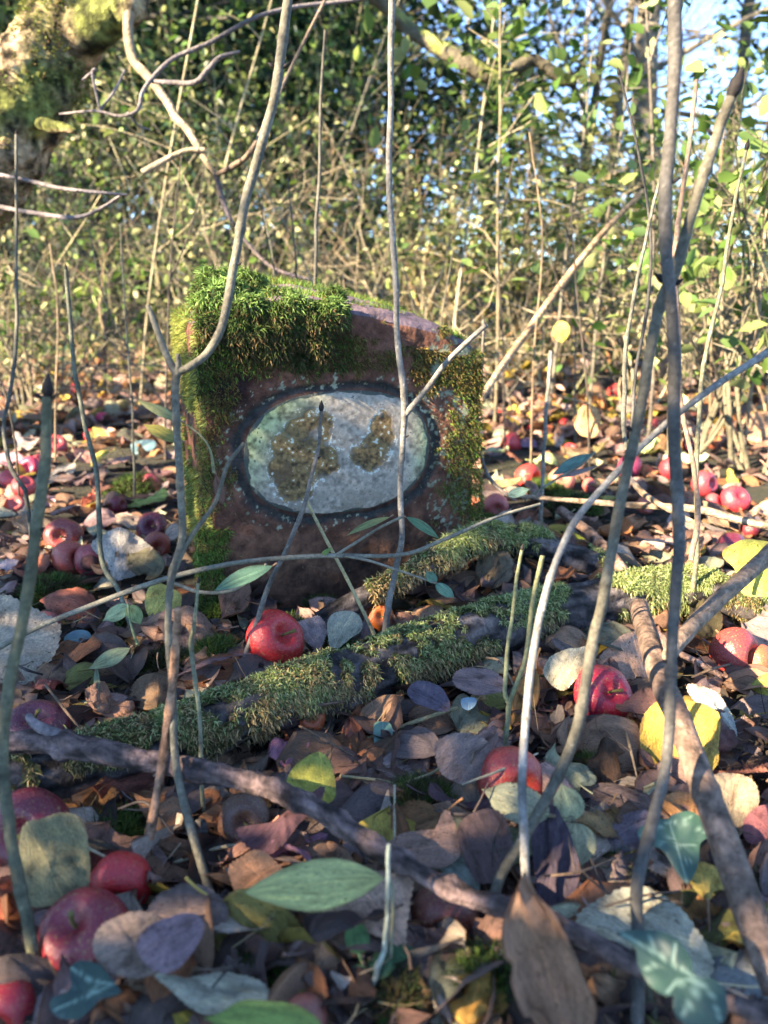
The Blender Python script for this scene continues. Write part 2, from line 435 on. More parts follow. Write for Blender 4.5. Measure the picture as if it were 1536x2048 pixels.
def build_stone():
    root = empty('boundary_stone', tuple(S0))
    tag(root, 'mossy dark red stone block with a flaking white oval on its face', 'stone')
    D = .24; mb = MB(); zb = -.06; half = np.array([(SR - SL) / 2, D / 2, 1.0])
    mid = (SL + SR) / 2
    def shape(c):
        q = c.copy(); out = np.empty_like(c)
        rr = .016
        h = np.array([half[0], half[1], .20])
        p = c * h; inn = np.clip(p, -(h - rr), h - rr); d = p - inn; l = np.linalg.norm(d, axis=-1, keepdims=True)
        p = inn + d / np.maximum(l, 1e-9) * np.minimum(l, rr)
        s = p[..., 0] + mid; y = p[..., 1] + D / 2; t = (p[..., 2] + .20) / .40
        z = zb + t * (stone_top(s) + .030 * np.clip(y / D, 0, 1) ** .8 * np.clip((s - SL) / .12, 0, 1) - zb)
        P = S0 + SX * s[..., None] - SN * y[..., None]; P[..., 2] = S0[2] + z
        nz = fbm(P, 14, 4, 1) - .5; n2 = fbm(P, 55, 4, 2) - .5
        d = d / np.maximum(l, 1e-9); nn = SX * d[..., :1] - SN * d[..., 1:2] + np.array([0, 0, 1.0]) * d[..., 2:3]
        w = .011 * nz + .005 * n2
        front = d[..., 1] < -.7
        ro = oval_r(s, z)
        groove = np.exp(-((ro - 1.07) / .045) ** 2) * -.004 + np.clip(1 - np.abs(ro - 1.2) / .1, 0, 1) * .002 * fbm(P, 220, 2, 8)
        w = np.where(front, w * np.clip((ro - .9) * 4, .1, 1) + groove, w)
        P = P + nn * w[..., None]
        # colours
        a = fbm(P, 9, 4, 21); b = fbm(P, 40, 4, 22); g = fbm(P, 160, 3, 23)
        col = np.clip(np.array([.085, .034, .022]) + (a[..., None] - .45) * np.array([.22, .09, .055]) + (b[..., None] - .5) * np.array([.16, .07, .045]), .008, 1)
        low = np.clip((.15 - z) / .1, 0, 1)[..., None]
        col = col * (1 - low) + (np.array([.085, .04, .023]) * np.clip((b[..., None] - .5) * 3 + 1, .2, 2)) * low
        top = (d[..., 2] > .5)[..., None]
        col = np.where(top, np.array([.11, .075, .085]) * (.6 + .9 * b[..., None]), col)
        wob = ro + (b - .5) * .16
        ring = np.clip(1.5 - 1.5 * np.abs(wob - 1.07) / .085, 0, 1)[..., None] * front[..., None]
        col = col * (1 - ring * .9) + np.array([.022, .026, .025]) * ring * .9
        crust = (front & (np.abs(wob - 1.17) < .11) & (g + .35 * b > .835))[..., None]
        col = np.where(crust, np.array([.20, .20, .14]) * (.4 + 1.2 * b[..., None]), col)
        lich = (front & (s > SL + .80 * (SR - SL)) & (g + a > 1.13))[..., None]
        col = np.where(lich, np.array([.15, .16, .11]), col)
        spk = (front & (g > .86))[..., None]; col = np.where(spk, np.array([.15, .12, .085]), col)
        foot_dark = np.clip((.05 - z) / .06, 0, 1)[..., None]; col = col * (1 - .45 * foot_dark)  # colour darkens towards the foot of the block
        return P, np.clip(col, 0, 1)
    def face(ax, sgn, n, m):
        a, b = np.meshgrid(np.linspace(-1, 1, n), np.linspace(-1, 1, m)); c = np.empty((m, n, 3))
        o = [k for k in range(3) if k != ax]
        c[..., ax] = sgn; c[..., o[0]] = a; c[..., o[1]] = b
        P, colr = shape(c)
        i = np.arange(m - 1)[:, None] * n; j = np.arange(n - 1)[None]
        Fq = np.stack([i + j, i + j + 1, i + n + j + 1, i + n + j], -1).reshape(-1, 4)
        if (sgn > 0) == (ax == 1): Fq = Fq[:, ::-1]
        mb.add(P.reshape(-1, 3), Fq, colr.reshape(-1, 3))
    face(1, -1, 280, 280); face(1, 1, 80, 80); face(0, -1, 90, 160); face(0, 1, 90, 160); face(2, 1, 220, 110)
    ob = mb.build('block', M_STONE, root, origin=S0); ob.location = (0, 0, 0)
    # oval plate: a slightly domed painted ellipse just proud of the face
    mb = MB(); nr, na = 170, 520
    r = np.linspace(0, 1, nr)[:, None]; th = np.linspace(0, 2 * np.pi, na, endpoint=False)[None]
    k = (np.abs(np.cos(th)) ** 2.6 + np.abs(np.sin(th)) ** 2.3) ** (-1 / 2.6)
    s = OC[0] + OR * r * k * np.cos(th); z = OC[1] + OZ * r * k * np.sin(th) + 0 * s
    P = S0 + SX * s[..., None]; P[..., 2] = S0[2] + z
    b = fbm(P, 45, 4, 31); g = fbm(P, 190, 4, 32); a = fbm(P, 12, 3, 33); f2 = fbm(P, 420, 2, 34)
    px = np.interp(s, [face_uv(fp(x, 906))[0] for x in (480, 560, 640, 720, 800, 880)], (480, 560, 640, 720, 800, 880))
    py = np.interp(-z, [-face_uv(fp(681, y))[1] for y in (780, 860, 940, 1030)], (780, 860, 940, 1030))
    def patch(cx, cy, rx, ry): return 1 - np.sqrt(((px - cx) / rx) ** 2 + ((py - cy) / ry) ** 2)
    pt = np.maximum.reduce([patch(607, 845, 40, 40), patch(600, 900, 68, 42), patch(640, 918, 38, 42), patch(592, 955, 44, 34), patch(645, 850, 18, 34), patch(755, 880, 32, 46), patch(738, 920, 36, 30), patch(765, 850, 22, 26), patch(560, 925, 30, 24)])
    hv = pt + (b - .5) * 1.3 + (g - .5) * .9; hole = hv > .16
    edge = (hv > .06) & ~hole & (g > .5)
    base = np.array([.27, .225, .178]) * np.clip((g[..., None] - .5) * 1.8 + 1.0, .5, 1.4)
    green = np.clip(1.25 - (px - 490) / 120 + (830 - py) / 70 * .55 + (a - .5) * 1.4, 0, 1)
    green = np.maximum(green, np.clip(((s - OC[0]) / OR - .72) * 4, 0, 1) * .8)[..., None]
    col = base * (1 - green) + np.array([.25, .265, .12]) * np.clip((g[..., None] - .5) * 3.0 + 1.0, .3, 1.6) * green
    speck = (g + .5 * f2 > 1.05)[..., None]; col = np.where(speck, np.array([.10, .085, .07]), col)
    low = (np.clip((py - 960) / 50, 0, 1) * (b > .46) * (g > .47))[..., None]
    col = col * (1 - .6 * low) + np.array([.13, .11, .08]) * .6 * low
    brown = np.array([.135, .080, .030]) * np.clip((g[..., None] - .5) * 4 + 1, .25, 2); brown = np.where((a > .60)[..., None], np.array([.095, .055, .024]) * (.5 + g[..., None]), brown)
    hw = .95 * np.clip((hv - .0) / .30, 0, 1)[..., None]; col = col * (1 - hw) + brown * hw; col = np.where(edge[..., None], np.array([.44, .46, .40]), col)
    fl = hole & (g > .71); col = np.where(fl[..., None], np.array([.42, .44, .36]), col)
    rim = (r + (b - .5) * .12 > .965) & (g > .35); col = np.where((rim * np.ones_like(s, bool))[..., None], np.array([.05, .055, .045]), col)
    off = .0040 * np.sqrt(np.clip(1 - r ** 6, 0, 1)) - .0007 * np.clip((hv - .05) / .22, 0, 1) + .0005 * (g - .5) - .004 * (r > .999)
    P = P + SN * off[..., None]
    i = np.arange(nr - 1)[:, None] * na; j = np.arange(na)[None]; jj = (j + 1) % na
    Fq = np.stack([i + j, i + na + j, i + na + jj, i + jj], -1).reshape(-1, 4)
    mb.add(P.reshape(-1, 3), Fq[:, ::-1], col.reshape(-1, 3))
    ob = mb.build('oval_plate', M_PLATE, root, origin=S0); ob.location = (0, 0, 0)
    # ---- moss, in parts: the front and top growth, the cushion, the side
    G1 = [(.085, .17, .03), (.12, .22, .045), (.05, .10, .02), (.03, .055, .015)]
    OL = [(.10, .10, .025), (.15, .12, .035), (.17, .10, .035), (.07, .065, .02), (.12, .16, .04)]
    DB = [(.055, .04, .02), (.09, .055, .025), (.035, .035, .015), (.14, .085, .035)]
    def front_moss(mb, n, x0, x1, y0, y1, mask, ln, wd, cols, wts, droop, out=.9):
        px = rng.uniform(x0, x1, n); py = rng.uniform(y0, y1, n)
        P0 = np.array([fp(x, y) for x, y in zip(px, py)])
        s, z = face_uv(P0)
        keep = (mask(px, py, P0) > rng.uniform(0, 1, n)) & (z < stone_top(s) + .004)
        P0 = P0[keep]; m = len(P0)
        d = SN * out + rng.normal(size=(m, 3)) * .55 + np.array([0, 0, -.1])
        blades(mb, P0 - SN * .002, d, rng.uniform(.5, 1.2, m) * ln, wd, pal(m, cols, wts, .35), droop)
    nz = lambda P, sc, sd: fbm(P, sc, 3, sd)
    sm = lambda x, a, b: np.clip((x - a) / (b - a), 0, 1)
    mb = MB()
    front_moss(mb, 16000, 395, 700, 600, 790, lambda x, y, P: sm(nz(P, 30, 41) + .35 - sm(y, 690, 790) * .55, .45, .6), .012, .0017, DB + G1, [2, 2, 2, 1, 2, 1, 2, 2], 1.0)
    front_moss(mb, 14000, 690, 965, 640, 790, lambda x, y, P: sm(nz(P, 34, 42) + .12 - sm(y - (x - 690) * .25, 710, 790) * .3 - .25 * (y < 668 + (x - 700) * .2), .52, .6), .011, .0017, OL + DB, [2, 2, 3, 1, 2, 1, 2, 1, 3], 1.0)
    front_moss(mb, 13000, 860, 965, 700, 1110, lambda x, y, P: sm(nz(P, 38, 43) + .17 - sm(960 - x, 50, 115) * .5, .48, .6), .009, .0016, OL + G1, [3, 2, 2, 3, 2, 1, 1, 1, 1], .9)
    front_moss(mb, 9000, 395, 490, 730, 1240, lambda x, y, P: sm(nz(P, 36, 44) + .14 - sm(x, 440, 500) * .4, .5, .62), .008, .0015, OL + DB + G1, [2, 2, 4, 1, 1, 1, 2, 1, 2, 1, 0, 0, 0], .9)
    front_moss(mb, 8000, 395, 500, 1060, 1250, lambda x, y, P: sm(nz(P, 30, 45) + .16 - sm(x + (1240 - y) * .1, 450, 520) * .5, .5, .62), .010, .0016, G1 + OL, [2, 2, 2, 1, 1, 0, 0, 1, 1], .9)
    front_moss(mb, 10000, 470, 900, 755, 1060, lambda x, y, P: (np.abs(oval_r(*face_uv(P)) + (nz(P, 40, 47) - .5) * .2 - 1.17) < .09) * .75 * (nz(P, 60, 46) > .45), .0035, .0012, [(.05, .055, .03), (.17, .18, .11), (.09, .075, .045), (.03, .033, .022)], [3, 1.2, 2, 3], .6)
    ob = mb.build('face_moss', M_MOSS, root, origin=S0); ob.location = (0, 0, 0)
    # green cushion spilling over the upper near corner
    mb = MB(); lumps = []
    for k in range(46):
        cx, cy = rng.uniform(412, 672), rng.uniform(580, 728)
        if cy < 600 and cx > 560: continue
        if cy > 690 + (cx - 400) * .09 and rng.uniform() < .6: continue
        q = rng.uniform(14, 34); lumps.append((cx, cy, q * 1.1, q, rng.uniform(-.01, .016) if cy > 612 else rng.uniform(-.07, -.02)))
    lumps += [(590, 618, 38, 28, .008), (630, 640, 40, 34, .012), (500, 618, 40, 30, .004), (640, 690, 30, 40, .012), (436, 604, 34, 34, -.02)]
    lumps += [(430, 566, 34, 28, -.09), (468, 560, 36, 26, -.10), (505, 572, 32, 24, -.09), (410, 590, 28, 28, -.07), (448, 590, 34, 28, -.06), (490, 596, 34, 26, -.05)]
    for cx, cy, rx, ry, off in lumps:
        c = fp(cx, cy, off - .006); k = depth(c) / F
        n = int(22 * (rx + ry)); d = rng.normal(size=(n, 3)); d /= np.linalg.norm(d, axis=1)[:, None]
        d = d[(d @ SN > -.6)]; n = len(d)
        rad = np.array([rx, rx * .6, ry]) * k * .85
        fr = np.stack([SX, -SN, np.array([0, 0, 1.0])])
        P0 = c + (d @ fr.T * rad * (.62 + .8 * vnoise(d * 1.9 + cx, 3))[:, None]) @ fr
        br = np.clip((735 - cy) / 120, .15, 1.1) * rng.uniform(.7, 1.2)  # lower lumps darker: shade between clumps put into the strand colour
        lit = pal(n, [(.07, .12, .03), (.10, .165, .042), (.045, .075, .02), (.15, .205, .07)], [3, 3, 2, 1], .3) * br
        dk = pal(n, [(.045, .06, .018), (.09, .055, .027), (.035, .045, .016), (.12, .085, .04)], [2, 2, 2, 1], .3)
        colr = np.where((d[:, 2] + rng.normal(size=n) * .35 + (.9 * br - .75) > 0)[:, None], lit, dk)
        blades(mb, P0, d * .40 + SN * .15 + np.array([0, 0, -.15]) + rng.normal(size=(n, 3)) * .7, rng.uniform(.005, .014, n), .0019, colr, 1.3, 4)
        nn = n // 4; d2 = rng.normal(size=(nn, 3)); d2 /= np.linalg.norm(d2, axis=1)[:, None]
        foliage(mb, c + (d2 @ fr.T * rad * .9) @ fr, .012, pal(nn, [(.035, .05, .014), (.05, .035, .018)], [1, 1]), d2, .9)
    ob = mb.build('moss_cushion', M_MOSS, root, origin=S0); ob.location = (0, 0, 0)
    mb = MB(); n = 16000                                       # yellow-green side moss, brightened to carry the side light in its colour
    y = rng.uniform(0, D, n); t = rng.uniform(0, 1, n); z = -.02 + t * (_tp[0, 1] + .02)
    P0 = S0 + SX * SL - SN * y[:, None]; P0[:, 2] = S0[2] + z
    keep = nz(P0, 20, 50) > .36; P0 = P0[keep]; m = len(P0)
    blades(mb, P0 + SX * .002, -SX + rng.normal(size=(m, 3)) * .5, rng.uniform(.005, .012, m), .0016, pal(m, [(.19, .215, .055), (.14, .17, .04), (.23, .23, .075), (.08, .09, .022)], [3, 3, 2, 2], .3), .9)
    ob = mb.build('side_moss', M_MOSS, root, origin=S0); ob.location = (0, 0, 0)
    mb = MB(); n = 14000
    s = rng.uniform(SL, SR, n); y = rng.uniform(0, D, n)
    P0 = S0 + SX * s[:, None] - SN * y[:, None]; P0[:, 2] = S0[2] + stone_top(s) + .030 * np.clip(y / D, 0, 1) ** .8 * np.clip((s - SL) / .12, 0, 1)
    keep = nz(P0, 22, 51) + .25 * (y > .13) + .2 * (s < SL + .07) > .56; P0 = P0[keep]; m = len(P0)
    blades(mb, P0 - np.array([0, 0, .003]), np.array([0, 0, 1.0]) + rng.normal(size=(m, 3)) * .6, rng.uniform(.004, .014, m), .0012, pal(m, G1 + OL, [3, 3, 2, 1, 1, 1, 1, 1, 1], .3), .6)
    ob = mb.build('top_moss', M_MOSS, root, origin=S0); ob.location = (0, 0, 0)
build_stone()

# ------------------------------------------------------------------ logs and sticks
def path_px(pts, z=None):
    """(px, py, Y or None, width px) -> world centre points and radii; Y None stands the point at height z."""
    P = []; r = []
    for q in pts:
        p = at(q[0], q[1], q[2]) if z is None else gp(q[0], q[1], q[2])
        P.append(p); r.append(q[3] / 2 * depth(p) / F)
    return np.array(P), np.array(r)
def mossy_log(name, label, pts, spans, cols, group=None, dens=1.0):
    P, r = path_px(pts, z=True); Q = smooth_path(P, 26); rr = np.interp(np.linspace(0, 1, len(Q)), np.linspace(0, 1, len(r)), r)
    root = empty(name, tuple(P[0])); tag(root, label, 'log' if 'log' in name else 'branch', group)
    mb = MB()
    tube(mb, Q, rr, 64, (.062, .050, .046), .30, 60, 4, lambda V, C, d: C * np.clip((fbm(V, 110, 4, 9) - .5) * 5 + 1, .15, 2.6)[:, None], stretch=.3)
    o = mb.build('wood', M_BARK, root, origin=P[0]); o.location = (0, 0, 0)
    T = np.gradient(Q, axis=0); T /= np.linalg.norm(T, axis=1)[:, None]
    mb = MB()
    for f0, f1, n, ln, up, wts in spans:
        n = int(n * dens * 1.35); f = rng.uniform(f0, f1, n) * (len(Q) - 1)
        i = np.clip(f.astype(int), 0, len(Q) - 2); fr = (f - i)[:, None]
        c = Q[i] * (1 - fr) + Q[i + 1] * fr; t = T[i]; rad = rr[i]
        ang = rng.normal(up, .85, n)                            # angle from straight up, towards the camera
        side = np.cross(t, np.array([0, 0, 1.0])); side /= np.linalg.norm(side, axis=1)[:, None]
        sg = np.where(side[:, 1] > 0, -1.0, 1.0)[:, None]; side = side * sg
        upv = np.cross(side, t); upv *= np.sign(upv[:, 2])[:, None]
        d = upv * np.cos(ang)[:, None] + side * np.sin(ang)[:, None]
        P0 = c + d * rad[:, None] * .97
        ed = np.minimum((f / (len(Q) - 1) - f0), (f1 - f / (len(Q) - 1))) / .02
        keep = (fbm(P0, 42, 3, 61) + .10 * np.cos(ang) + np.clip(ed, 0, 1) * .12 - .12 > .48) & (np.abs(ang) < 2.6); P0 = P0[keep]; d = d[keep]; ang = ang[keep]; m = len(P0)
        green = pal(m, cols[0], [1] * len(cols[0]), .3); brown = pal(m, cols[1], [1] * len(cols[1]), .3)
        g = (np.cos(ang) + rng.normal(size=m) * .35 + (fbm(P0, 60, 2, 62) - .5) * 2.2 > wts)[:, None]
        P0 = P0 + d * (.006 * fbm(P0, 70, 2, 63))[:, None]; blades(mb, P0, d * .7 + rng.normal(size=(m, 3)) * .75, rng.uniform(.35, 1.0, m) * ln, .0016, np.where(g, green, brown), 2.0, 4); foliage(mb, P0[::3] - d[::3] * .0012, .010, pal(len(P0[::3]), [(.07, .075, .028), (.10, .075, .035), (.05, .055, .02)], [2, 2, 1], .3), d[::3] + rng.normal(size=d[::3].shape) * .35, .9)
    o = mb.build('moss', M_MOSS, root, origin=P[0]); o.location = (0, 0, 0)
    return root
MG = [(.16, .20, .065), (.25, .28, .11), (.11, .145, .045), (.32, .34, .16)]
MBR = [(.32, .22, .10), (.44, .32, .15), (.20, .135, .065), (.12, .085, .045)]
mossy_log('fallen_log', 'long dark fallen log with bands of moss lying before the stone',
          [(-160, 1592, .028, 128), (0, 1562, .028, 122), (150, 1530, .028, 118), (300, 1490, .028, 110), (450, 1442, .03, 112), (600, 1386, .032, 112), (750, 1338, .032, 112), (900, 1288, .032, 110), (1050, 1240, .032, 100), (1200, 1208, .034, 94), (1320, 1190, .036, 98), (1440, 1194, .036, 100), (1560, 1230, .032, 96), (1700, 1270, .03, 94)],
          [(.09, .26, 3000, .010, .4, .9), (.24, .36, 5500, .010, .35, .6), (.33, .50, 24000, .009, .5, .55), (.47, .60, 18000, .009, .45, .40), (.58, .655, 8000, .011, .2, .1), (.70, .84, 14000, .012, .4, -.3), (.83, .93, 2500, .010, .4, .4)], (MG, MBR))
mossy_log('mossy_branch', 'crooked dark branch leaning from the stone foot with a green moss tuft midway',
          [(640, 1245, .02, 44), (720, 1200, .04, 46), (800, 1160, .055, 46), (890, 1112, .075, 48), (970, 1078, .085, 56), (1060, 1085, .07, 54), (1140, 1112, .05, 52), (1215, 1140, .03, 50), (1260, 1190, .01, 44)],
          [(.34, .68, 7500, .014, .3, .1), (.15, .4, 1500, .012, .9, 1.1), (.8, .95, 900, .010, .3, .2)], (MG, MBR))

def stick(name, label, pts, col, bump=.1, bfreq=80, mat=None, sides=14, cat='stick', group=None, byz=False, grain=True, seed=0, knots=(), stretch=.35, cvar=2.6):
    P, r = path_px(pts, z=True if byz else None); Q = smooth_path(P, 36); rr = np.interp(np.linspace(0, 1, len(Q)), np.linspace(0, 1, len(r)), r)
    for f, k in knots:
        rr = rr * (1 + k * np.exp(-((np.linspace(0, 1, len(Q)) - f) / .012) ** 2))
    mb = MB()
    cv = (lambda V, C, d: C * np.clip((fbm(V, 190, 4, 19 + seed) - .5) * cvar + 1.05, .25, 2.2)[:, None]) if grain else None
    tube(mb, Q, rr, sides, col, bump, bfreq, seed, cv, stretch=stretch)
    o = mb.build(name, mat or M_BARK, None, origin=P[0])
    if label: tag(o, label, cat, group)
    return o, Q, rr
# ridged dark branch across the front
o, _, _ = stick('fallen_branch', 'dark ridged fallen branch lying across the leaves in front of the log',
      [(a_, b_, c_ + .014 * min(1, max(0, (a_ - 200) / 300)), d_) for a_, b_, c_, d_ in [(-40, 1488, .07, 42), (60, 1484, .068, 44), (150, 1494, .066, 46), (300, 1522, .06, 42), (450, 1552, .055, 40), (560, 1583, .052, 40), (640, 1622, .05, 40), (720, 1672, .048, 38), (800, 1722, .046, 37), (900, 1777, .044, 36), (1000, 1810, .044, 35), (1110, 1848, .044, 38), (1200, 1892, .042, 40), (1300, 1942, .04, 38), (1420, 1988, .036, 38), (1580, 2052, .03, 38)]],
      (.085, .055, .049), .42, 190, cat='branch', byz=True, sides=40, seed=3, stretch=.30, cvar=4.0, knots=[(f, .22) for f in (.12, .24, .33, .37, .43, .49, .53, .6, .66, .73, .82)])
P, r = path_px([(160, 1495, .066, 30), (110, 1470, .075, 26), (68, 1447, .085, 18), (58, 1432, .088, 14)], True)
mb = MB(); tube(mb, smooth_path(P, 8), np.interp(np.linspace(0, 1, 25), [0, .33, .66, 1], r), 14, (.15, .12, .12), .3, 150)
c = mb.build('broken_spur', M_BARK, o); c.matrix_parent_inverse = Matrix.Translation(-o.location)

o, _, _ = stick('leaning_stick', 'thick smooth brown stick leaning over the log beside the yellow leaf',
      [(1278, 1215, .100, 38), (1298, 1282, .112, 44), (1322, 1360, .12, 46), (1362, 1450, .115, 50), (1402, 1560, .10, 54), (1452, 1690, .08, 60), (1502, 1830, .06, 66), (1560, 1980, .045, 72)],
      (.15, .095, .07), .12, 60, cat='stick', cvar=2.0, byz=True, sides=22, seed=5, knots=[(.22, .1), (.6, .12)])
P, r = path_px([(1322, 1352, .12, 30), (1345, 1300, .125, 30), (1400, 1236, .135, 32), (1470, 1170, .15, 32), (1540, 1106, .16, 32), (1640, 1010, .18, 32)], True)
mb = MB(); tube(mb, smooth_path(P, 10), np.interp(np.linspace(0, 1, 51), np.linspace(0, 1, 6), r), 16, (.22, .145, .10), .15, 70)
c = mb.build('side_branch', M_BARK, o); c.matrix_parent_inverse = Matrix.Translation(-o.location)

stick('broken_stick', 'short flaky rust-brown broken stick stood upright by the log',
      [(356, 1216, .57, 15), (352, 1290, .57, 16), (345, 1370, .56, 17), (334, 1450, .55, 18), (322, 1540, .53, 18), (308, 1620, .51, 19), (296, 1690, .50, 22), (288, 1732, .49, 26)],
      (.24, .125, .075), .35, 300, sides=14, seed=7)
stick('fallen_twig', 'dark speckled twig running down across the two red apples',
      [(318, 1712, .50, 16), (290, 1730, .49, 30), (262, 1762, .48, 22), (200, 1835, .45, 20), (130, 1910, .425, 20), (60, 1978, .40, 21), (-20, 2050, .38, 22)],
      (.16, .115, .085), .22, 200, sides=14, seed=8)
stick('fallen_twig', 'thin brown twig reaching from the leaning stick past the holed apple',
      [(1215, 1243, .90, 10), (1290, 1282, .86, 11), (1370, 1312, .80, 13), (1440, 1352, .78, 16), (1490, 1385, .77, 24), (1560, 1420, .75, 30)], (.20, .12, .09), .2, 160, sides=12, seed=9)
stick('fallen_twig', 'long level twig lying behind the twin ash stems at stone height',
      [(1010, 990, 1.2, 9), (1130, 1000, 1.15, 10), (1260, 1010, 1.08, 13), (1390, 1018, 1.02, 16), (1480, 1040, 1.0, 17), (1580, 1062, .98, 18)], (.20, .14, .095), .12, 120, sides=10, seed=10)
stick('fallen_twig', 'pale forked twig propped on the level twig between the twin ash stems',
      [(1248, 940, 1.1, 9), (1285, 985, 1.06, 13), (1340, 1020, 1.02, 12), (1400, 1050, 1.0, 8)], (.26, .18, .12), .2, 160, sides=10, seed=11)
stick('fallen_twig', 'slanting brown twig behind the crooked mossy branch',
      [(1120, 1020, 1.25, 20), (1170, 1060, 1.18, 24), (1220, 1110, 1.08, 26), (1265, 1165, 1.0, 22)], (.20, .12, .085), .2, 90, sides=12, seed=12)
stick('fallen_twig', 'long sunlit twig slanting up from the foot of the stone to the bushes',
      [(960, 800, 1.45, 13), (1010, 725, 1.6, 14), (1065, 650, 1.75, 15), (1130, 560, 1.9, 14), (1220, 450, 2.1, 12), (1300, 370, 2.2, 10)], (.34, .22, .13), .06, 70, sides=10, seed=13)
stick('fallen_twig', 'thin blackish twig curving up out of the grey leaf heap',
      [(205, 1893, .44, 6), (245, 1898, .43, 9), (290, 1935, .415, 12), (330, 1990, .40, 17), (370, 2040, .385, 22), (400, 2080, .375, 24)], (.055, .04, .045), .2, 160, sides=10, seed=14)
stick('fallen_twig', 'dark rotten branch piece sunk in leaves under the hanging brown leaf',
      [(700, 2010, .39, 40), (790, 1975, .395, 44), (900, 1960, .40, 46), (990, 1985, .395, 40)], (.06, .04, .04), .3, 90, sides=18, seed=15)

# ------------------------------------------------------------------ upright stems
def bud(parent, p, d, size, col=(.018, .013, .012)):
    d = np.asarray(d, float); d /= np.linalg.norm(d); ts = np.linspace(0, 1, 7)
    P = np.array([np.asarray(p) + d * size * t * 1.7 for t in ts]); size = size * .78; r = size * np.array([.34, .48, .52, .46, .32, .16, .02])
    mb = MB(); tube(mb, P, r, 8, col, .12, 900)
    o = mb.build('bud', M_STEM, parent); o.matrix_parent_inverse = Matrix.Translation(-parent.location)
def stem(label, pts, col, nodes=(), buds=(), forks=(), tipbud=None, name='ash_sapling', cat='sapling', sides=14, group='bare saplings round the stone', bump=.06, mat=None, dark=.0):
    P, r = path_px(pts); Q = smooth_path(P, 24); n = len(Q); f = np.linspace(0, 1, n)
    rr = np.interp(f, np.linspace(0, 1, len(r)), r) * .84
    w_ = fbm(np.stack([f * 9, 0 * f + pts[0][0], 0 * f], -1), 1.0, 3, 12) - .5; Q[:, 0] += w_ * rr * 1.6; rr = rr * (1 + .22 * (fbm(np.stack([f * 16, 0 * f + pts[0][1], 0 * f], -1), 1.0, 3, 13) - .5))
    L = np.concatenate([[0], np.cumsum(np.linalg.norm(np.diff(Q, axis=0), axis=1))])
    cc = np.tile(np.array(col, float), (n, 1))
    for k in nodes:
        g = np.exp(-((L - k * L[-1]) / .0035) ** 2); rr = rr * (1 + .16 * rng.uniform(.4, 1.4) * g); cc = cc * (1 - rng.uniform(.1, .5) * np.exp(-((L - k * L[-1] - .002) / .002) ** 2))[:, None]
    # foot: run the last point into the ground
    if Q[-1][2] < .12 and Q[-1][2] > ground_h(Q[-1][0], Q[-1][1]) - .01:
        g0 = Q[-1].copy(); g0[2] = float(ground_h(g0[0], g0[1])) - .02; g0[:2] += (Q[-1] - Q[-2])[:2] * 2
        Q = np.vstack([Q, g0]); rr = np.append(rr, rr[-1]); cc = np.vstack([cc, cc[-1]])
    root = P[-1]
    mb = MB(); tube(mb, Q, rr, sides, cc, bump, 160, 1, lambda V, C, d: C * (np.where(vnoise(V * np.array([520, 520, 240]), 6) > .88, 1.9, .35 + 1.3 * fbm(V, 45, 3, 7)))[:, None])
    o = mb.build(name, mat or M_STEM, None, origin=root); tag(o, label, cat, group)
    for fk in forks:
        P2, r2 = path_px(fk); Q2 = smooth_path(P2, 10); rr2 = np.interp(np.linspace(0, 1, len(Q2)), np.linspace(0, 1, len(r2)), r2)
        mb = MB(); tube(mb, Q2, rr2, 12, col, bump, 160, 2, lambda V, C, d: C * (.7 + .6 * fbm(V, 90, 3, 7))[:, None])
        c = mb.build('side_shoot', mat or M_STEM, o); c.matrix_parent_inverse = Matrix.Translation(-o.location)
    for fr, sgn, sz in buds:
        i = int(fr * (n - 1)); t = Q[i] - Q[min(i + 1, n - 1)]; t /= np.linalg.norm(t) + 1e-9
        bud(o, Q[i] + np.array([sgn, -.2, 0]) * rr[i] * .9, np.array([sgn * 1.0, -.2, .7]), sz)
    if tipbud:
        t = Q[0] - Q[1]; bud(o, Q[0], t, tipbud)
    return o
GREY = (.135, .118, .085); DGREY = (.088, .078, .068); OLIVE = (.115, .110, .065); PALE = (.25, .23, .205)
stem('near grey-green sapling with a dark tip bud and no branches, by two red apples',
     [(97, 793, .52, 24), (92, 880, .52, 25), (84, 980, .51, 26), (68, 1110, .50, 27), (45, 1240, .49, 27), (18, 1370, .475, 27), (5, 1480, .46, 27), (10, 1600, .44, 27), (30, 1720, .42, 28), (58, 1850, .40, 29), (72, 1960, .385, 31), (82, 2060, .37, 34)],
     OLIVE, (.22, .47, .62, .8), [(.005, 1, .004), (.005, -1, .004), (.24, 1, .003)], (), .010)
stem('tall sapling bent outward in an elbow beside the mossy stone',
     [(575, -40, .86, 24), (566, 40, .84, 23), (555, 140, .82, 23), (540, 220, .80, 22), (510, 330, .78, 22), (485, 430, .76, 21), (468, 520, .74, 20), (455, 600, .72, 20), (440, 660, .70, 20), (412, 708, .69, 20), (378, 734, .68, 20), (356, 752, .68, 20), (356, 830, .67, 18), (362, 950, .655, 18), (367, 1070, .64, 18), (345, 1160, .625, 18), (337, 1270, .60, 17), (344, 1390, .57, 18), (350, 1510, .53, 19), (366, 1590, .51, 20), (410, 1740, .47, 21), (450, 1860, .44, 22), (492, 1985, .41, 23)],
     GREY, (.07, .12, .28, .40, .50, .56, .64, .72, .86), [(.09, 1, .005), (.09, -1, .005), (.24, -1, .004), (.28, 1, .003), (.61, -1, .0025)],
     [[(356, 752, .68, 17), (335, 715, .69, 14), (312, 655, .70, 12), (296, 612, .71, 9)], [(356, 748, .68, 15), (357, 728, .68, 12), (356, 708, .68, 10)], [(340, 1165, .625, 12), (375, 1085, .64, 10), (430, 1005, .66, 9), (455, 930, .67, 8), (488, 886, .68, 7)]])
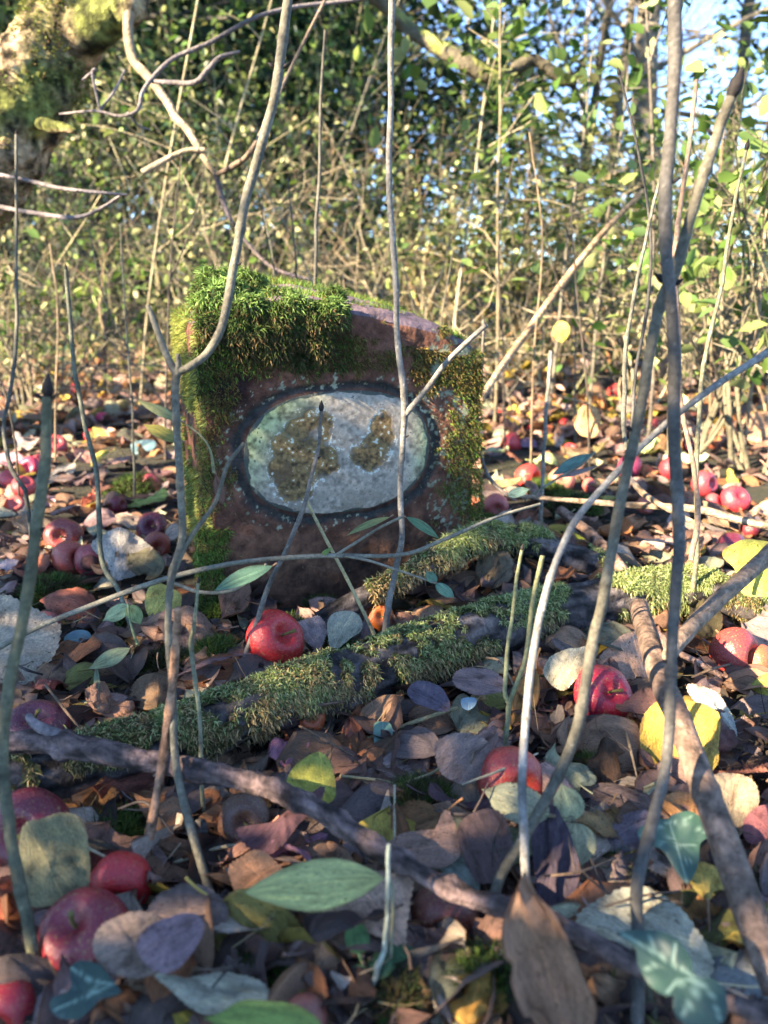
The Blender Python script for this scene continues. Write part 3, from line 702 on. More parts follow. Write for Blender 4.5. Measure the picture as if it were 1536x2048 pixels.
stem('straight slender sapling standing before the white oval with one cut side shoot',
     [(783, -40, .93, 15), (784, 60, .93, 15), (783, 200, .92, 14), (780, 340, .91, 14), (785, 480, .91, 14), (793, 590, .90, 14), (798, 690, .90, 15), (805, 785, .89, 17), (806, 870, .89, 14), (801, 980, .89, 14), (805, 1070, .88, 14), (792, 1130, .88, 15), (778, 1200, .87, 15), (770, 1275, .87, 16)],
     (.21, .19, .165), (.1, .27, .42, .62, .69, .82), [(.27, -1, .003), (.62, 1, .003)],
     [[(808, 832, .89, 13), (850, 782, .88, 11), (890, 728, .87, 11), (930, 688, .86, 11), (972, 650, .85, 10)]])
stem('thin leaning sapling with a black tip bud crossing the brown patch on the oval',
     [(641, 822, .86, 8), (637, 890, .86, 9), (622, 955, .85, 10), (602, 1030, .84, 11), (572, 1105, .83, 11), (537, 1175, .82, 12), (518, 1235, .81, 12), (498, 1295, .80, 13), (484, 1350, .79, 13)],
     (.17, .14, .115), (.2, .4, .58, .75), [(.18, 1, .003), (.4, -1, .003)], (), .0075)
stem('stout dark sapling, the straighter of the twin stems, standing clear to the treetops',
     [(1353, -60, .66, 34), (1348, 80, .64, 33), (1339, 220, .62, 32), (1333, 360, .60, 31), (1340, 500, .58, 30), (1347, 600, .57, 29), (1350, 720, .56, 29), (1350, 840, .55, 29), (1356, 980, .54, 28), (1362, 1090, .52, 28), (1352, 1200, .50, 28), (1342, 1300, .49, 28), (1338, 1420, .47, 28), (1328, 1530, .45, 28), (1300, 1660, .42, 29), (1280, 1760, .40, 30), (1276, 1880, .38, 31), (1266, 2070, .35, 33)],
     DGREY, (.28, .52, .55, .70, .85), [(.18, 1, .004), (.66, -1, .003)])
stem('stout grey sapling with a black tip, the sloping one of the twin stems',
     [(1466, 195, .62, 26), (1442, 260, .62, 27), (1412, 350, .61, 26), (1378, 450, .60, 26), (1346, 545, .595, 30), (1322, 600, .59, 25), (1298, 710, .585, 25), (1278, 820, .58, 25), (1255, 930, .575, 25), (1230, 1050, .57, 26), (1207, 1190, .555, 26), (1190, 1260, .55, 27), (1172, 1360, .53, 26), (1158, 1440, .52, 27), (1128, 1530, .50, 26), (1080, 1620, .48, 26), (1040, 1690, .465, 26), (1000, 1760, .45, 26), (985, 1850, .43, 26), (975, 1960, .41, 26)],
     GREY, (.08, .235, .40, .55, .63, .70, .78), [(.06, -1, .004), (.21, -1, .006), (.235, 1, .005), (.23, -1, .007), (.39, -1, .004)], (), .013)
stem('whitish bare stem arching low in front of both stout saplings',
     [(1600, 650, .66, 17), (1536, 702, .65, 17), (1440, 765, .64, 16), (1340, 842, .625, 15), (1262, 912, .61, 15), (1185, 998, .60, 16), (1135, 1075, .585, 17), (1103, 1150, .57, 17), (1080, 1240, .55, 18), (1062, 1350, .53, 19), (1052, 1480, .50, 20), (1047, 1620, .47, 21), (1052, 1760, .44, 22), (1060, 1850, .42, 22)],
     PALE, (.37, .55, .75), (), (), None, bump=.03)
stem('short forked green shoot with two capped prongs beside the striped apple',
     [(1044, 1100, .66, 8), (1031, 1180, .66, 9), (1017, 1290, .65, 10), (1011, 1380, .64, 10), (1018, 1410, .64, 12), (1013, 1480, .63, 11), (1016, 1562, .61, 12)],
     (.20, .20, .105), (.1, .38, .67, .82), [(.66, -1, .002)], [[(1018, 1405, .64, 10), (1036, 1360, .64, 9), (1052, 1310, .65, 9), (1066, 1200, .66, 10), (1085, 1112, .66, 10)]], .004)
stem('small upright capped shoot rising just past the log by the broken stick',
     [(397, 1166, .62, 8), (386, 1250, .62, 9), (384, 1300, .62, 12), (395, 1400, .60, 10), (401, 1490, .58, 10), (405, 1570, .56, 11)],
     (.20, .195, .12), (.34, .52, .8), (), (), .004)
stem('thin wavy dark sapling between the near grey one and the elbowed one',
     [(133, 540, 1.2, 9), (138, 640, 1.18, 10), (148, 740, 1.15, 10), (166, 835, 1.12, 11), (190, 930, 1.08, 11), (198, 1050, 1.02, 12), (205, 1130, .98, 12), (235, 1180, .94, 12), (258, 1250, .90, 12)],
     (.15, .15, .10), (.3, .5, .7), [(.02, 1, .003)], (), .006)
stem('very thin dark sapling near the mossy trunk with a curved foot',
     [(33, 270, 1.6, 7), (34, 420, 1.55, 7), (33, 560, 1.5, 8), (34, 680, 1.45, 9), (20, 790, 1.38, 9), (8, 860, 1.32, 10), (20, 930, 1.25, 11), (50, 980, 1.2, 11)],
     (.11, .10, .075), (.4, .6), (), (), .006)
stem('slim straw-coloured sapling with pale joints rising past the sky gap',
     [(1492, 300, .95, 7), (1468, 420, .95, 8), (1448, 540, .95, 9), (1425, 650, .95, 10), (1403, 760, .95, 11), (1395, 860, .95, 11), (1393, 980, .94, 11), (1392, 1110, .93, 12)],
     (.24, .21, .13), (.3, .5, .7), (), (), .007)
stem('pinkish thin sapling close behind the straighter twin stem',
     [(1395, 160, .80, 10), (1372, 330, .79, 10), (1352, 500, .78, 12), (1356, 640, .78, 11), (1364, 800, .78, 11), (1388, 930, .78, 12), (1395, 1030, .78, 13), (1382, 1120, .77, 13)],
     (.36, .22, .15), (.35, .6), (), ())
stem('short pale cut stem standing alone on the litter past the stone',
     [(1103, 703, 1.5, 9), (1096, 780, 1.45, 9), (1090, 870, 1.4, 9), (1084, 985, 1.3, 9)], (.27, .23, .18), (.5,), (), ())
stem('dark thin sapling with a knot behind the sloping twin stem',
     [(1345, 250, 1.0, 8), (1310, 400, 1.0, 8), (1275, 560, 1.0, 9), (1252, 700, 1.0, 10), (1248, 800, 1.0, 11), (1250, 900, .98, 11)], (.14, .13, .10), (.5, .7), [(.7, -1, .003)], ())
stem('bent whitish twig curving low at the stone edge',
     [(968, 640, 1.2, 7), (962, 740, 1.2, 8), (955, 820, 1.18, 9), (965, 920, 1.15, 9), (990, 970, 1.12, 9), (1030, 1000, 1.08, 8)], (.18, .145, .12), (.4,), (), ())
stem('thin blackish stem rising to a single bud before the sky gap',
     [(1240, 150, 1.1, 5), (1262, 240, 1.1, 6), (1282, 330, 1.1, 7), (1300, 460, 1.1, 7), (1296, 600, 1.08, 8), (1270, 760, 1.05, 8), (1262, 940, 1.0, 9)], (.06, .055, .05), (.3, .6), [(.1, 1, .004), (.4, -1, .004)], (), .006)
stem('tall hair-thin dark stem rising above the moss cushion',
     [(650, 60, 1.5, 6), (642, 200, 1.5, 7), (640, 340, 1.48, 7), (632, 460, 1.46, 8), (630, 560, 1.45, 8), (628, 680, 1.45, 9)], (.10, .09, .07), (.3, .6), (), ())
stem('crooked straw-pale stem beside the foremost moss tuft',
     [(778, 1690, .40, 10), (776, 1760, .398, 11), (772, 1850, .39, 13), (765, 1910, .385, 14), (742, 1970, .375, 16), (705, 2060, .36, 20)], (.30, .32, .25), (.3, .68), (), ())

for i in range(14):
    px = [40, 110, 270, 330, 420, 520, 590, 720, 870, 1010, 1060, 1150, 1180, 1420][i]; Y = 1.5 + (i * 37 % 70) / 100; h = 330 + (i * 113) % 380; l = ((i * 53) % 90) - 45
    by = 1024 + F * math.tan(math.atan2(CAMZ, Y) - PITCH)
    stem(['hair-thin dark', 'hair-thin tan', 'hair-thin grey'][i % 3] + ' stem rising ' + ['below the curved-foot stem', 'behind the wavy stem', 'left of the elbowed sapling', 'behind the elbowed sapling', 'at the mossy stone corner', 'behind the moss cushion', 'behind the cushion middle', 'behind the stone top', 'behind the sloping stone shoulder', 'past the cut side shoot', 'beside the upright tan leaf', 'short of the twin stems', 'behind the short pale cut stem', 'past the straw-coloured sapling'][i],
         [(px + l + (i % 5 - 2) * 18, by - h, Y + .05, 3.2), (px + l * .7, by - h * .7, Y + .03, 4), (px + l * .2, by - h * .35, Y, 4.5), (px, by, Y, 5.5)], [(.09, .07, .055), (.26, .18, .11), (.13, .12, .09)][i % 3], (.3, .6), (), ([[(px + l * .5, by - h * .55, Y + .02, 3.2), (px + l * .5 + 45 * (1 if i % 2 else -1), by - h * .72, Y + .02, 2.6), (px + l * .5 + 75 * (1 if i % 2 else -1), by - h * .95, Y, 2)]] if i % 3 != 1 else ()))

# straws and thin bits lying about
def straw(label, pts, col=(.42, .33, .17)):
    P, r = path_px(pts); Q = smooth_path(P, 10); mb = MB()
    tube(mb, Q, np.interp(np.linspace(0, 1, len(Q)), np.linspace(0, 1, len(r)), r), 8, col, .15, 300)
    return tag(mb.build('dry_straw', M_STEM, None, origin=P[0]), label, 'straw', 'dry straws and leaf stalks')
straw('long pale straw leaning against the stone under the oval', [(612, 1000, .86, 6), (650, 1075, .85, 7), (690, 1150, .84, 7), (725, 1220, .83, 7), (760, 1292, .82, 8)])
straw('yellow straw lying from the curled brown pod towards the round grey leaf', [(700, 1490, .66, 8), (770, 1465, .67, 8), (840, 1440, .68, 9), (915, 1415, .69, 9)])
straw('pale straw over the dark moss tuft, the longer of a crossed pair', [(680, 1552, .60, 6), (770, 1563, .59, 6), (830, 1585, .585, 5), (898, 1612, .58, 4)])
straw('pale hooked straw over the dark moss tuft, crossing another', [(735, 1603, .57, 8), (800, 1570, .585, 7), (860, 1548, .595, 6), (895, 1525, .60, 5)])
straw('long pale straw arching from the twig joint past the elbowed sapling', [(320, 1735, .50, 8), (390, 1712, .50, 8), (450, 1693, .50, 7), (520, 1690, .50, 6)], (.45, .36, .22))
straw('rust-coloured leaf stalk lying over the large mint leaf', [(1085, 1665, .50, 8), (1115, 1725, .485, 7), (1160, 1790, .47, 7), (1210, 1850, .455, 7), (1262, 1925, .44, 7)], (.38, .14, .07))
straw('cream straw running down over the foremost red apple', [(0, 1955, .41, 9), (50, 1940, .415, 9), (100, 1945, .412, 9), (140, 1953, .41, 8)], (.48, .42, .30))
straw('hooked cream stalk standing by the orange leaf', [(497, 1818, .445, 8), (482, 1822, .44, 9), (477, 1870, .43, 9), (474, 1920, .42, 9)], (.48, .42, .30))
straw('thin golden stalk slanting beside the rotten brown apple', [(548, 1620, .54, 6), (520, 1640, .53, 6), (480, 1668, .52, 6)], (.45, .28, .09))
straw('wiry brown stalk across the holed apple', [(1432, 1260, .86, 5), (1480, 1310, .82, 6), (1560, 1400, .76, 6)], (.30, .14, .07))
straw('straw by the dark purple leaf ending in the moss-tipped twig', [(895, 1728, .48, 7), (950, 1710, .485, 8), (1010, 1696, .49, 9)], (.42, .33, .2))
straw('thin black stalk standing in the grey leaf heap', [(392, 1800, .45, 5), (365, 1850, .44, 6), (330, 1910, .43, 7), (310, 1935, .425, 7)], (.03, .025, .025))
straw('brown stalk end bent over the big beige leaf', [(780, 1845, .41, 6), (802, 1868, .405, 7), (818, 1895, .40, 7), (822, 1935, .395, 8)], (.28, .17, .12))

# ------------------------------------------------------------------ leaves
def sheet(U, Vv, P):
    """Grid (m x n points) -> V, F, lf"""
    m, n = U.shape
    i = np.arange(m - 1)[:, None] * n; j = np.arange(n - 1)[None]
    Fq = np.stack([i + j, i + j + 1, i + n + j + 1, i + n + j], -1).reshape(-1, 4)
    return P.reshape(-1, 3), Fq, np.stack([U, Vv, np.zeros_like(U)], -1).reshape(-1, 3)
def leaf_grid(L, W, kind='oval', teeth=26, n=56, m=9, curl=0.0, roll=0.0, fold=0.0, wave=0.0, twist=0.0, seed=0, torn=0.0):
    """Leaf along +Y from its base, upper side +Z."""
    r = np.random.default_rng(seed)
    u = np.linspace(0, 1, n); v = np.linspace(-1, 1, m)
    e = {'oval': (.82, .62), 'round': (.92, .42), 'lance': (.9, .95), 'heart': (.62, .48), 'ovate': (.70, .66)}[kind]
    w = np.sin(np.pi * np.clip(u, 0, 1) ** e[0]) ** e[1]
    if kind in ('oval', 'ovate', 'heart', 'round'): q_ = np.clip((u - .70) / .30, 0, 1); w = w * (1 - (.45 if kind == 'round' else .72) * q_ * q_ * (3 - 2 * q_))
    U, Vv = np.meshgrid(u, v, indexing='ij')
    if teeth:
        saw = (u * teeth) % 1.0
        w = w * (1 - .10 * saw) - .008 * saw
    lob = 1 + .10 * (vnoise(np.stack([U * 4, np.sign(Vv) * 3.0, 0 * U + seed * 1.7], -1), 5) - .5)
    if torn:
        t = vnoise(np.stack([U * 7, np.sign(Vv) * 9.0, 0 * U + seed * 3.1], -1), 9)
        lob = lob * np.where(np.abs(Vv) > .4, 1 - torn * np.clip((t - .62) * 5, 0, 1), 1)
    s = Vv * np.clip(w, 0.004, None)[:, None] * lob * W / 2
    th = curl * (u - .35); dy = np.cos(th) * L / (n - 1); dz = np.sin(th) * L / (n - 1)
    cy = np.concatenate([[0], np.cumsum(dy)[:-1]]); cz = np.concatenate([[0], np.cumsum(dz)[:-1]])
    k = roll / (W / 2) + 1e-6
    x = np.sin(k * s) / k; zz = (1 - np.cos(k * s)) / k + fold * np.abs(s)
    nz = (fbm(np.stack([U * 2.2, Vv * 1.5, 0 * U + seed], -1), 1.0, 3, 3) - .5) * wave * W
    nz = nz + np.sin(U * 46 + np.abs(Vv) * -9) * .006 * W * (np.abs(Vv) > .05)
    zz = zz + nz
    tw = twist * (U - .3); x, zz = x * np.cos(tw) - zz * np.sin(tw), x * np.sin(tw) + zz * np.cos(tw)
    P = np.stack([x, cy[:, None] - zz * np.sin(th)[:, None], cz[:, None] + zz * np.cos(th)[:, None]], -1)
    return sheet(U, Vv, P)
def stalk_tube(mb, L, r=.0008, bend=.3, col=(.28, .16, .09)):
    t = np.linspace(0, 1, 6); P = np.stack([np.sin(t * 2) * L * .12, -t * L, bend * L * t * t], -1)
    tube(mb, P, np.linspace(r * .8, r * 1.3, 6), 6, col)
def frame_mat(A, axis, normal):
    y = Vector(axis).normalized(); z = Vector(normal); z = (z - y * z.dot(y)).normalized(); x = y.cross(z)
    M = Matrix((x, y, z)).transposed().to_4x4(); M.translation = Vector(A); return M
def to_cam(p): v = np.array([0, 0, CAMZ]) - np.asarray(p); return v / np.linalg.norm(v)

def set_leaf(o, A, B, normal, col):
    o.matrix_world = frame_mat(A, np.asarray(B) - np.asarray(A), normal)
    o.color = (*col, 1)
def hero(label, base, tip, wpx, kind, col, k=.35, za=.02, zb=.02, teeth=26, stalk=.35, name='fallen_leaf', group=None, parent=None, Y=None, mat=None, sid=0, **kw):
    """One leaf from base pixel to tip pixel; k = how far the blade faces the camera rather than the sky."""
    if Y: A, B = at(*base, Y[0]), at(*tip, Y[1])
    else:
        A, B = gp(*base, za), gp(*tip, zb)
    L = np.linalg.norm(B - A); W = wpx * depth((A + B) / 2) / F
    nrm = np.array([0, 0, 1.0]) * (1 - k) + to_cam((A + B) / 2) * k
    fore = abs(nrm @ to_cam((A + B) / 2)) / np.linalg.norm(nrm)
    V, Fq, lf = leaf_grid(L, W * 1.03, kind, teeth, seed=sid or (len(label or '') * 7 + int(base[0])), **kw)
    mb = MB(); mb.add(V, Fq, (1, 1, 1, 1), lf)
    o = new_obj(name, mb.mesh(name, mat or M_LEAF)); M = frame_mat(A, B - A, nrm); o.color = (*[min(.8, c * 1.3) for c in col], 1)
    if parent is not None:
        o.parent = parent; o.matrix_parent_inverse = Matrix.Translation(-parent.location)
    o.matrix_world = M if parent is None else M
    if parent is not None: o.matrix_basis = M
    elif label: tag(o, label, 'leaf', group)
    if stalk:
        mb = MB(); stalk_tube(mb, L * stalk, .0009, .15, (.24, .14, .09))
        new_obj('leaf_stalk', mb.mesh('leaf_stalk', M_STEM), o)
    HEROES.append(o); return o
HEROES = []
def resample(poly, n):
    P = np.asarray(poly, float); m = len(P); out = []
    for i in range(m):
        p0, p1, p2, p3 = P[i - 1], P[i], P[(i + 1) % m], P[(i + 2) % m]
        for t in np.linspace(0, 1, 14, endpoint=False):
            out.append(.5 * ((2 * p1) + (-p0 + p2) * t + (2 * p0 - 5 * p1 + 4 * p2 - p3) * t * t + (-p0 + 3 * p1 - 3 * p2 + p3) * t ** 3))
    P = np.array(out + out[:1]); L = np.concatenate([[0], np.cumsum(np.linalg.norm(np.diff(P, axis=0), axis=1))])
    t = np.linspace(0, L[-1], n, endpoint=False); return np.stack([np.interp(t, L, P[:, i]) for i in range(2)], 1)
def outline_leaf(label, poly, base, tip, col, k=.4, z=.025, serr=.03, n=120, dome=.05, wave=.10, mat=None, veins=None, Y=None, name='fallen_leaf', group=None, stalk=None, tilt=0.0, sid=1):
    Q = resample(poly, n); cx, cy = Q.mean(0)
    C = at(cx, cy, Y) if Y else gp(cx, cy, z)
    nrm = np.array([0, 0, 1.0]) * (1 - k) + to_cam(C) * k + np.array([tilt, 0, 0]); nrm /= np.linalg.norm(nrm)
    def un(px, py):
        d = ray(px, py); o = np.array([0, 0, CAMZ]); return o + d * (((C - o) @ nrm) / (d @ nrm))
    A, B = un(*base), un(*tip); ax = B - A; L = np.linalg.norm(ax); ax /= L; ac = np.cross(ax, nrm)
    pts = np.array([un(*q) for q in Q]); loc = np.stack([(pts - C) @ ac, (pts - C) @ ax], 1)
    if serr: loc = loc * (1 - serr * 1.3 * ((np.arange(n) * 1.0) % 3 / 2) - .022 * vnoise(np.stack([loc[:, 0] * 160, loc[:, 1] * 160, 0 * loc[:, 0] + sid], -1), 3))[:, None]
    ub = (A - C) @ ax; vb = (A - C) @ ac; hw = np.abs(loc[:, 0] - vb).max()
    rings = np.array([0, .12, .25, .4, .55, .7, .82, .92, 1.0]); V = [[0, 0, 0]]
    for r in rings[1:]: V += [[x * r, y * r, 0] for x, y in loc]
    V = np.array(V, float)
    u = (V[:, 1] - ub) / L; v = (V[:, 0] - vb) / hw
    rad = np.concatenate([[0], np.repeat(rings[1:], n)])
    P = C + ac * V[:, :1] + ax * V[:, 1:2]
    V[:, 2] = L * (1.9 * wave * (fbm(np.stack([u * 2, v * 1.6, 0 * u + sid], -1), 1.2, 3, sid) - .5) - dome * rad ** 2 + (.02 + .10 * ((sid * 7) % 5 - 1.2) / 4) * np.abs(v) + (((sid * 3) % 7) / 7 - .5) * .35 * (u - .5) ** 2 + .006 * np.sin(u * 50 - np.abs(v) * 8) * (wave > .06))
    Ft = np.stack([np.zeros(n, int), 1 + np.arange(n), 1 + (np.arange(n) + 1) % n], -1)
    Fq = []
    for i in range(len(rings) - 2):
        a = 1 + i * n + np.arange(n); b = 1 + i * n + (np.arange(n) + 1) % n; Fq.append(np.stack([a, a + n, b + n, b], -1))
    mb = MB(); lf = np.stack([u, v, 0 * u], -1)
    mb.add(V, Ft, (1, 1, 1, 1), lf); mb.F[4].append(np.concatenate(Fq))
    me = mb.mesh(name, mat or M_LEAF); o = new_obj(name, me)
    if veins:
        vw = np.zeros(len(V))
        # finer vein mask needs density: store distance-based weight
        for q in veins:
            q = np.array([[(un(*p) - C) @ ac, (un(*p) - C) @ ax] for p in q])
            for s0, s1 in zip(q[:-1], q[1:]):
                d = s1 - s0; t = np.clip(((V[:, :2] - s0) @ d) / (d @ d), 0, 1); ds = np.linalg.norm(V[:, :2] - s0 - t[:, None] * d, axis=1)
                vw = np.maximum(vw, np.clip(1.25 - ds / (L * .022), 0, 1))
        a = me.attributes.new('vein', 'FLOAT', 'POINT'); a.data.foreach_set('value', vw.astype(np.float32))
    M = Matrix((Vector(ac), Vector(ax), Vector(nrm))).transposed().to_4x4(); M.translation = Vector(C)
    o.matrix_world = M; o.color = (*[min(.8, c * 1.3) for c in col], 1)
    if label: tag(o, label, 'leaf', group)
    if stalk is not None:
        pts = [un(*p) - nrm * .001 for p in stalk]
        inv = M.inverted(); pl = np.array([inv @ Vector(p) for p in pts])
        mb = MB(); tube(mb, smooth_path(pl, 6), .0010, 6, (.30, .16, .09)); new_obj('leaf_stalk', mb.mesh('leaf_stalk', M_STEM), o)
    HEROES.append(o); return o

SAGE = (.34, .35, .23); MINT = (.36, .345, .255); MAUVE = (.20, .108, .080); PURPLE = (.105, .066, .062); BEIGE = (.46, .285, .20)
RUST = (.30, .12, .055); DARK = (.075, .045, .035); YEL = (.46, .34, .07); OLIV = (.26, .25, .07); VIOLET = (.165, .115, .098); TANC = (.33, .19, .115)

outline_leaf('large beige squarish toothed leaf lying below the lance-shaped green leaf', [(632, 1762), (700, 1748), (770, 1735), (828, 1752), (824, 1800), (816, 1850), (812, 1892), (775, 1880), (720, 1866), (655, 1848), (636, 1800)], (812, 1892), (700, 1745), BEIGE, .55, .045, .035, stalk=[(806, 1886), (818, 1910), (822, 1938)], wave=.12)
outline_leaf('big upright yellow leaf with green stains behind the leaning stick', [(1278, 1480), (1286, 1430), (1318, 1400), (1365, 1393), (1405, 1402), (1440, 1428), (1438, 1490), (1436, 1530), (1400, 1560), (1340, 1563), (1296, 1545)], (1350, 1565), (1380, 1393), (.40, .27, .055), .75, .035, .01, dome=.04, sid=7)
outline_leaf('largest pale mint leaf with rusty toothed edge by the two ivy leaves', [(1150, 1822), (1190, 1790), (1245, 1768), (1300, 1772), (1345, 1795), (1390, 1835), (1425, 1895), (1432, 1930), (1415, 1955), (1370, 1930), (1300, 1905), (1225, 1880), (1160, 1862)], (1425, 1950), (1155, 1840), MINT, .4, .035, .03, sid=3)
outline_leaf('purple and green mottled big leaf hanging before the dark apple under the log', [(42, 1650), (80, 1632), (130, 1618), (168, 1640), (180, 1700), (178, 1770), (140, 1790), (95, 1812), (50, 1806), (34, 1730)], (52, 1640), (130, 1800), (.19, .17, .085), .7, .055, .015, wave=.16, sid=5)
outline_leaf('big cream leaf with a green brown upper half beside the near grey stem', [(-20, 1195), (60, 1208), (118, 1240), (122, 1282), (100, 1325), (62, 1368), (0, 1384), (-30, 1380)], (-25, 1300), (122, 1262), (.34, .275, .20), .5, .04, .03, sid=9)
outline_leaf('broad grey-mint leaf with a rusty rim lying beside the twin purple apples', [(180, 1088), (212, 1062), (250, 1056), (296, 1082), (314, 1112), (290, 1140), (255, 1158), (222, 1160), (212, 1120)], (225, 1165), (240, 1058), (.33, .30, .255), .5, .04, .015, sid=11)
outline_leaf('pale silvery toothed leaf half under the green leaf blade at the front', [(302, 1940), (370, 1948), (440, 1936), (500, 1948), (540, 1972), (536, 2004), (480, 2020), (430, 2030), (388, 2022), (340, 1980)], (540, 1990), (302, 1940), MINT, .45, .04, .03, sid=13)
outline_leaf('big dark purple leaf propped against the moss by the striped apple', [(920, 1640), (960, 1615), (1004, 1622), (1028, 1690), (1012, 1752), (962, 1768), (932, 1728), (915, 1680)], (1012, 1760), (950, 1616), PURPLE, .6, .045, .02, sid=15)
outline_leaf('blue-black creased leaf right behind the hanging brown leaf', [(1062, 1640), (1100, 1600), (1130, 1640), (1150, 1700), (1160, 1760), (1120, 1840), (1085, 1830), (1068, 1740)], (1100, 1845), (1100, 1605), (.075, .055, .072), .55, .03, .01, sid=17)
outline_leaf('brown crinkled leaf with a torn corner beside the dark moss tuft', [(768, 1690), (800, 1666), (850, 1658), (900, 1650), (888, 1620), (905, 1628), (925, 1690), (915, 1720), (880, 1738), (820, 1728), (770, 1712)], (770, 1705), (920, 1690), (.27, .165, .125), .5, .04, .03, sid=19)
outline_leaf('yellow-green blotched leaf upright behind the ridged branch by the log', [(566, 1575), (590, 1528), (638, 1500), (664, 1530), (672, 1590), (650, 1608), (612, 1612), (575, 1600)], (650, 1610), (640, 1500), (.30, .30, .06), .75, .05, .015, sid=21)
outline_leaf('dark maroon toothed leaf crossing behind the ridged branch', [(470, 1660), (540, 1640), (596, 1600), (650, 1560), (640, 1610), (600, 1650), (560, 1700), (520, 1710)], (650, 1562), (490, 1690), (.13, .06, .065), .5, .045, .03, sid=22)
outline_leaf('flat round grey-brown leaf with a nibbled edge below the log', [(868, 1490), (895, 1468), (940, 1464), (978, 1482), (978, 1530), (940, 1566), (905, 1562), (878, 1540)], (870, 1560), (975, 1470), (.24, .17, .145), .6, .045, .02, sid=23)
outline_leaf('blue-violet waxy folded leaf tucked below the hanging log moss', [(815, 1375), (845, 1358), (880, 1372), (900, 1405), (890, 1422), (850, 1412), (825, 1400)], (898, 1420), (815, 1375), (.11, .09, .12), .6, .05, 0, sid=25)
outline_leaf('sunlit buff leaf striped by stem shadows behind the apple with a dented top', [(1192, 1330), (1226, 1282), (1262, 1262), (1320, 1262), (1345, 1300), (1330, 1350), (1290, 1380), (1240, 1376)], (1300, 1385), (1262, 1262), (.46, .28, .19), .6, .025, .02, sid=27)
outline_leaf('yellow-green ivy-like leaf catching sun above the log end', [(1444, 1110), (1468, 1085), (1510, 1078), (1560, 1100), (1560, 1180), (1520, 1192), (1484, 1182), (1470, 1140)], (1560, 1080), (1480, 1185), (.36, .36, .08), .7, None or .12, 0, Y=None, sid=29)
outline_leaf('small yellow three-cornered leaf standing below the upper ivy leaf', [(1378, 1760), (1396, 1722), (1440, 1738), (1462, 1772), (1430, 1782), (1415, 1800)], (1415, 1800), (1396, 1722), (.48, .36, .10), .65, .035, .01, stalk=[(1415, 1798), (1417, 1830), (1420, 1870)], sid=31)
outline_leaf('cream speckled leaf curled up under the log near the dented apple', [(1086, 1345), (1100, 1310), (1150, 1292), (1172, 1286), (1176, 1320), (1150, 1360), (1122, 1380)], (1122, 1380), (1165, 1288), (.48, .42, .28), .6, .05, .02, sid=33)
outline_leaf('pale dove-grey big leaf beyond the leaning stick', [(1372, 1370), (1395, 1362), (1440, 1385), (1470, 1430), (1475, 1470), (1440, 1462), (1405, 1420)], (1475, 1470), (1380, 1365), (.40, .40, .33), .5, .04, .03, sid=35)
outline_leaf('orange and buff leaf with a torn side in front of the maroon leaf', [(455, 1742), (480, 1712), (520, 1698), (562, 1730), (580, 1765), (578, 1820), (550, 1812), (520, 1790), (480, 1800)], (560, 1722), (470, 1790), (.40, .19, .095), .5, .04, .03, sid=37)
outline_leaf('steel-grey toothed leaf tucked under the big beige leaf', [(598, 1862), (640, 1852), (700, 1862), (750, 1892), (748, 1912), (690, 1922), (650, 1912), (622, 1890)], (752, 1905), (600, 1860), (.34, .32, .30), .4, .02, .04, sid=39)
outline_leaf('dull sage leaf with a pale midrib under the ridged branch', [(858, 1688), (900, 1690), (938, 1715), (960, 1775), (925, 1772), (890, 1752), (870, 1720)], (860, 1686), (962, 1780), (.25, .30, .24), .5, .03, 0, sid=41)
outline_leaf('grey-violet toothed leaf under the thin black stalk', [(285, 1840), (310, 1790), (370, 1762), (430, 1780), (460, 1820), (440, 1860), (380, 1880), (310, 1872)], (455, 1845), (290, 1830), VIOLET, .45, .04, .03, sid=43)
outline_leaf('speckled taupe leaf leaning on the big dark red apple', [(182, 1890), (200, 1850), (262, 1822), (320, 1826), (345, 1860), (330, 1930), (270, 1955), (205, 1935)], (340, 1860), (190, 1920), (.235, .17, .135), .5, .055, .02, sid=45)
outline_leaf('mauve cupped leaf lying on the taupe leaf by the thin black stalk', [(270, 1890), (300, 1850), (380, 1822), (410, 1845), (390, 1900), (345, 1950), (300, 1935)], (405, 1830), (280, 1910), (.22, .145, .16), .5, .06, .02, sid=47)
outline_leaf('toothed russet leaf edge-on right of the upper ivy leaf', [(1405, 1570), (1450, 1540), (1500, 1552), (1520, 1600), (1490, 1660), (1450, 1690), (1420, 1640)], (1450, 1700), (1470, 1545), (.34, .26, .17), .5, .03, .02, sid=49)
outline_leaf('smooth maroon leaf at the leaning stick with a thin stalk', [(1488, 1640), (1520, 1612), (1570, 1620), (1570, 1690), (1520, 1690), (1490, 1680)], (1570, 1690), (1500, 1625), (.26, .095, .10), .55, .03, .005, sid=51)
outline_leaf('chestnut toothed leaf just above the upper ivy leaf', [(1278, 1640), (1300, 1580), (1370, 1565), (1440, 1575), (1425, 1625), (1380, 1632), (1320, 1640)], (1290, 1660), (1420, 1575), (.30, .155, .105), .45, .02, .03, sid=53)
outline_leaf('violet-grey oval leaf in shadow between the twin stems and the sprig', [(1180, 1690), (1200, 1640), (1250, 1620), (1310, 1625), (1300, 1670), (1260, 1700), (1215, 1705)], (1310, 1630), (1185, 1700), (.19, .15, .17), .4, .02, .025, sid=55)
outline_leaf('mauve toothed leaf flat below the log between log moss and forked shoot', [(902, 1352), (930, 1336), (980, 1340), (1012, 1362), (1008, 1382), (960, 1392), (915, 1380)], (1014, 1376), (904, 1352), (.25, .165, .155), .55, .05, .04, sid=57)
outline_leaf('pale dead leaf torn at the base of the red apple before the stone', [(590, 1250), (612, 1235), (640, 1232), (655, 1262), (640, 1300), (618, 1290)], (600, 1245), (640, 1300), (.36, .28, .26), .6, .03, .05, sid=59)
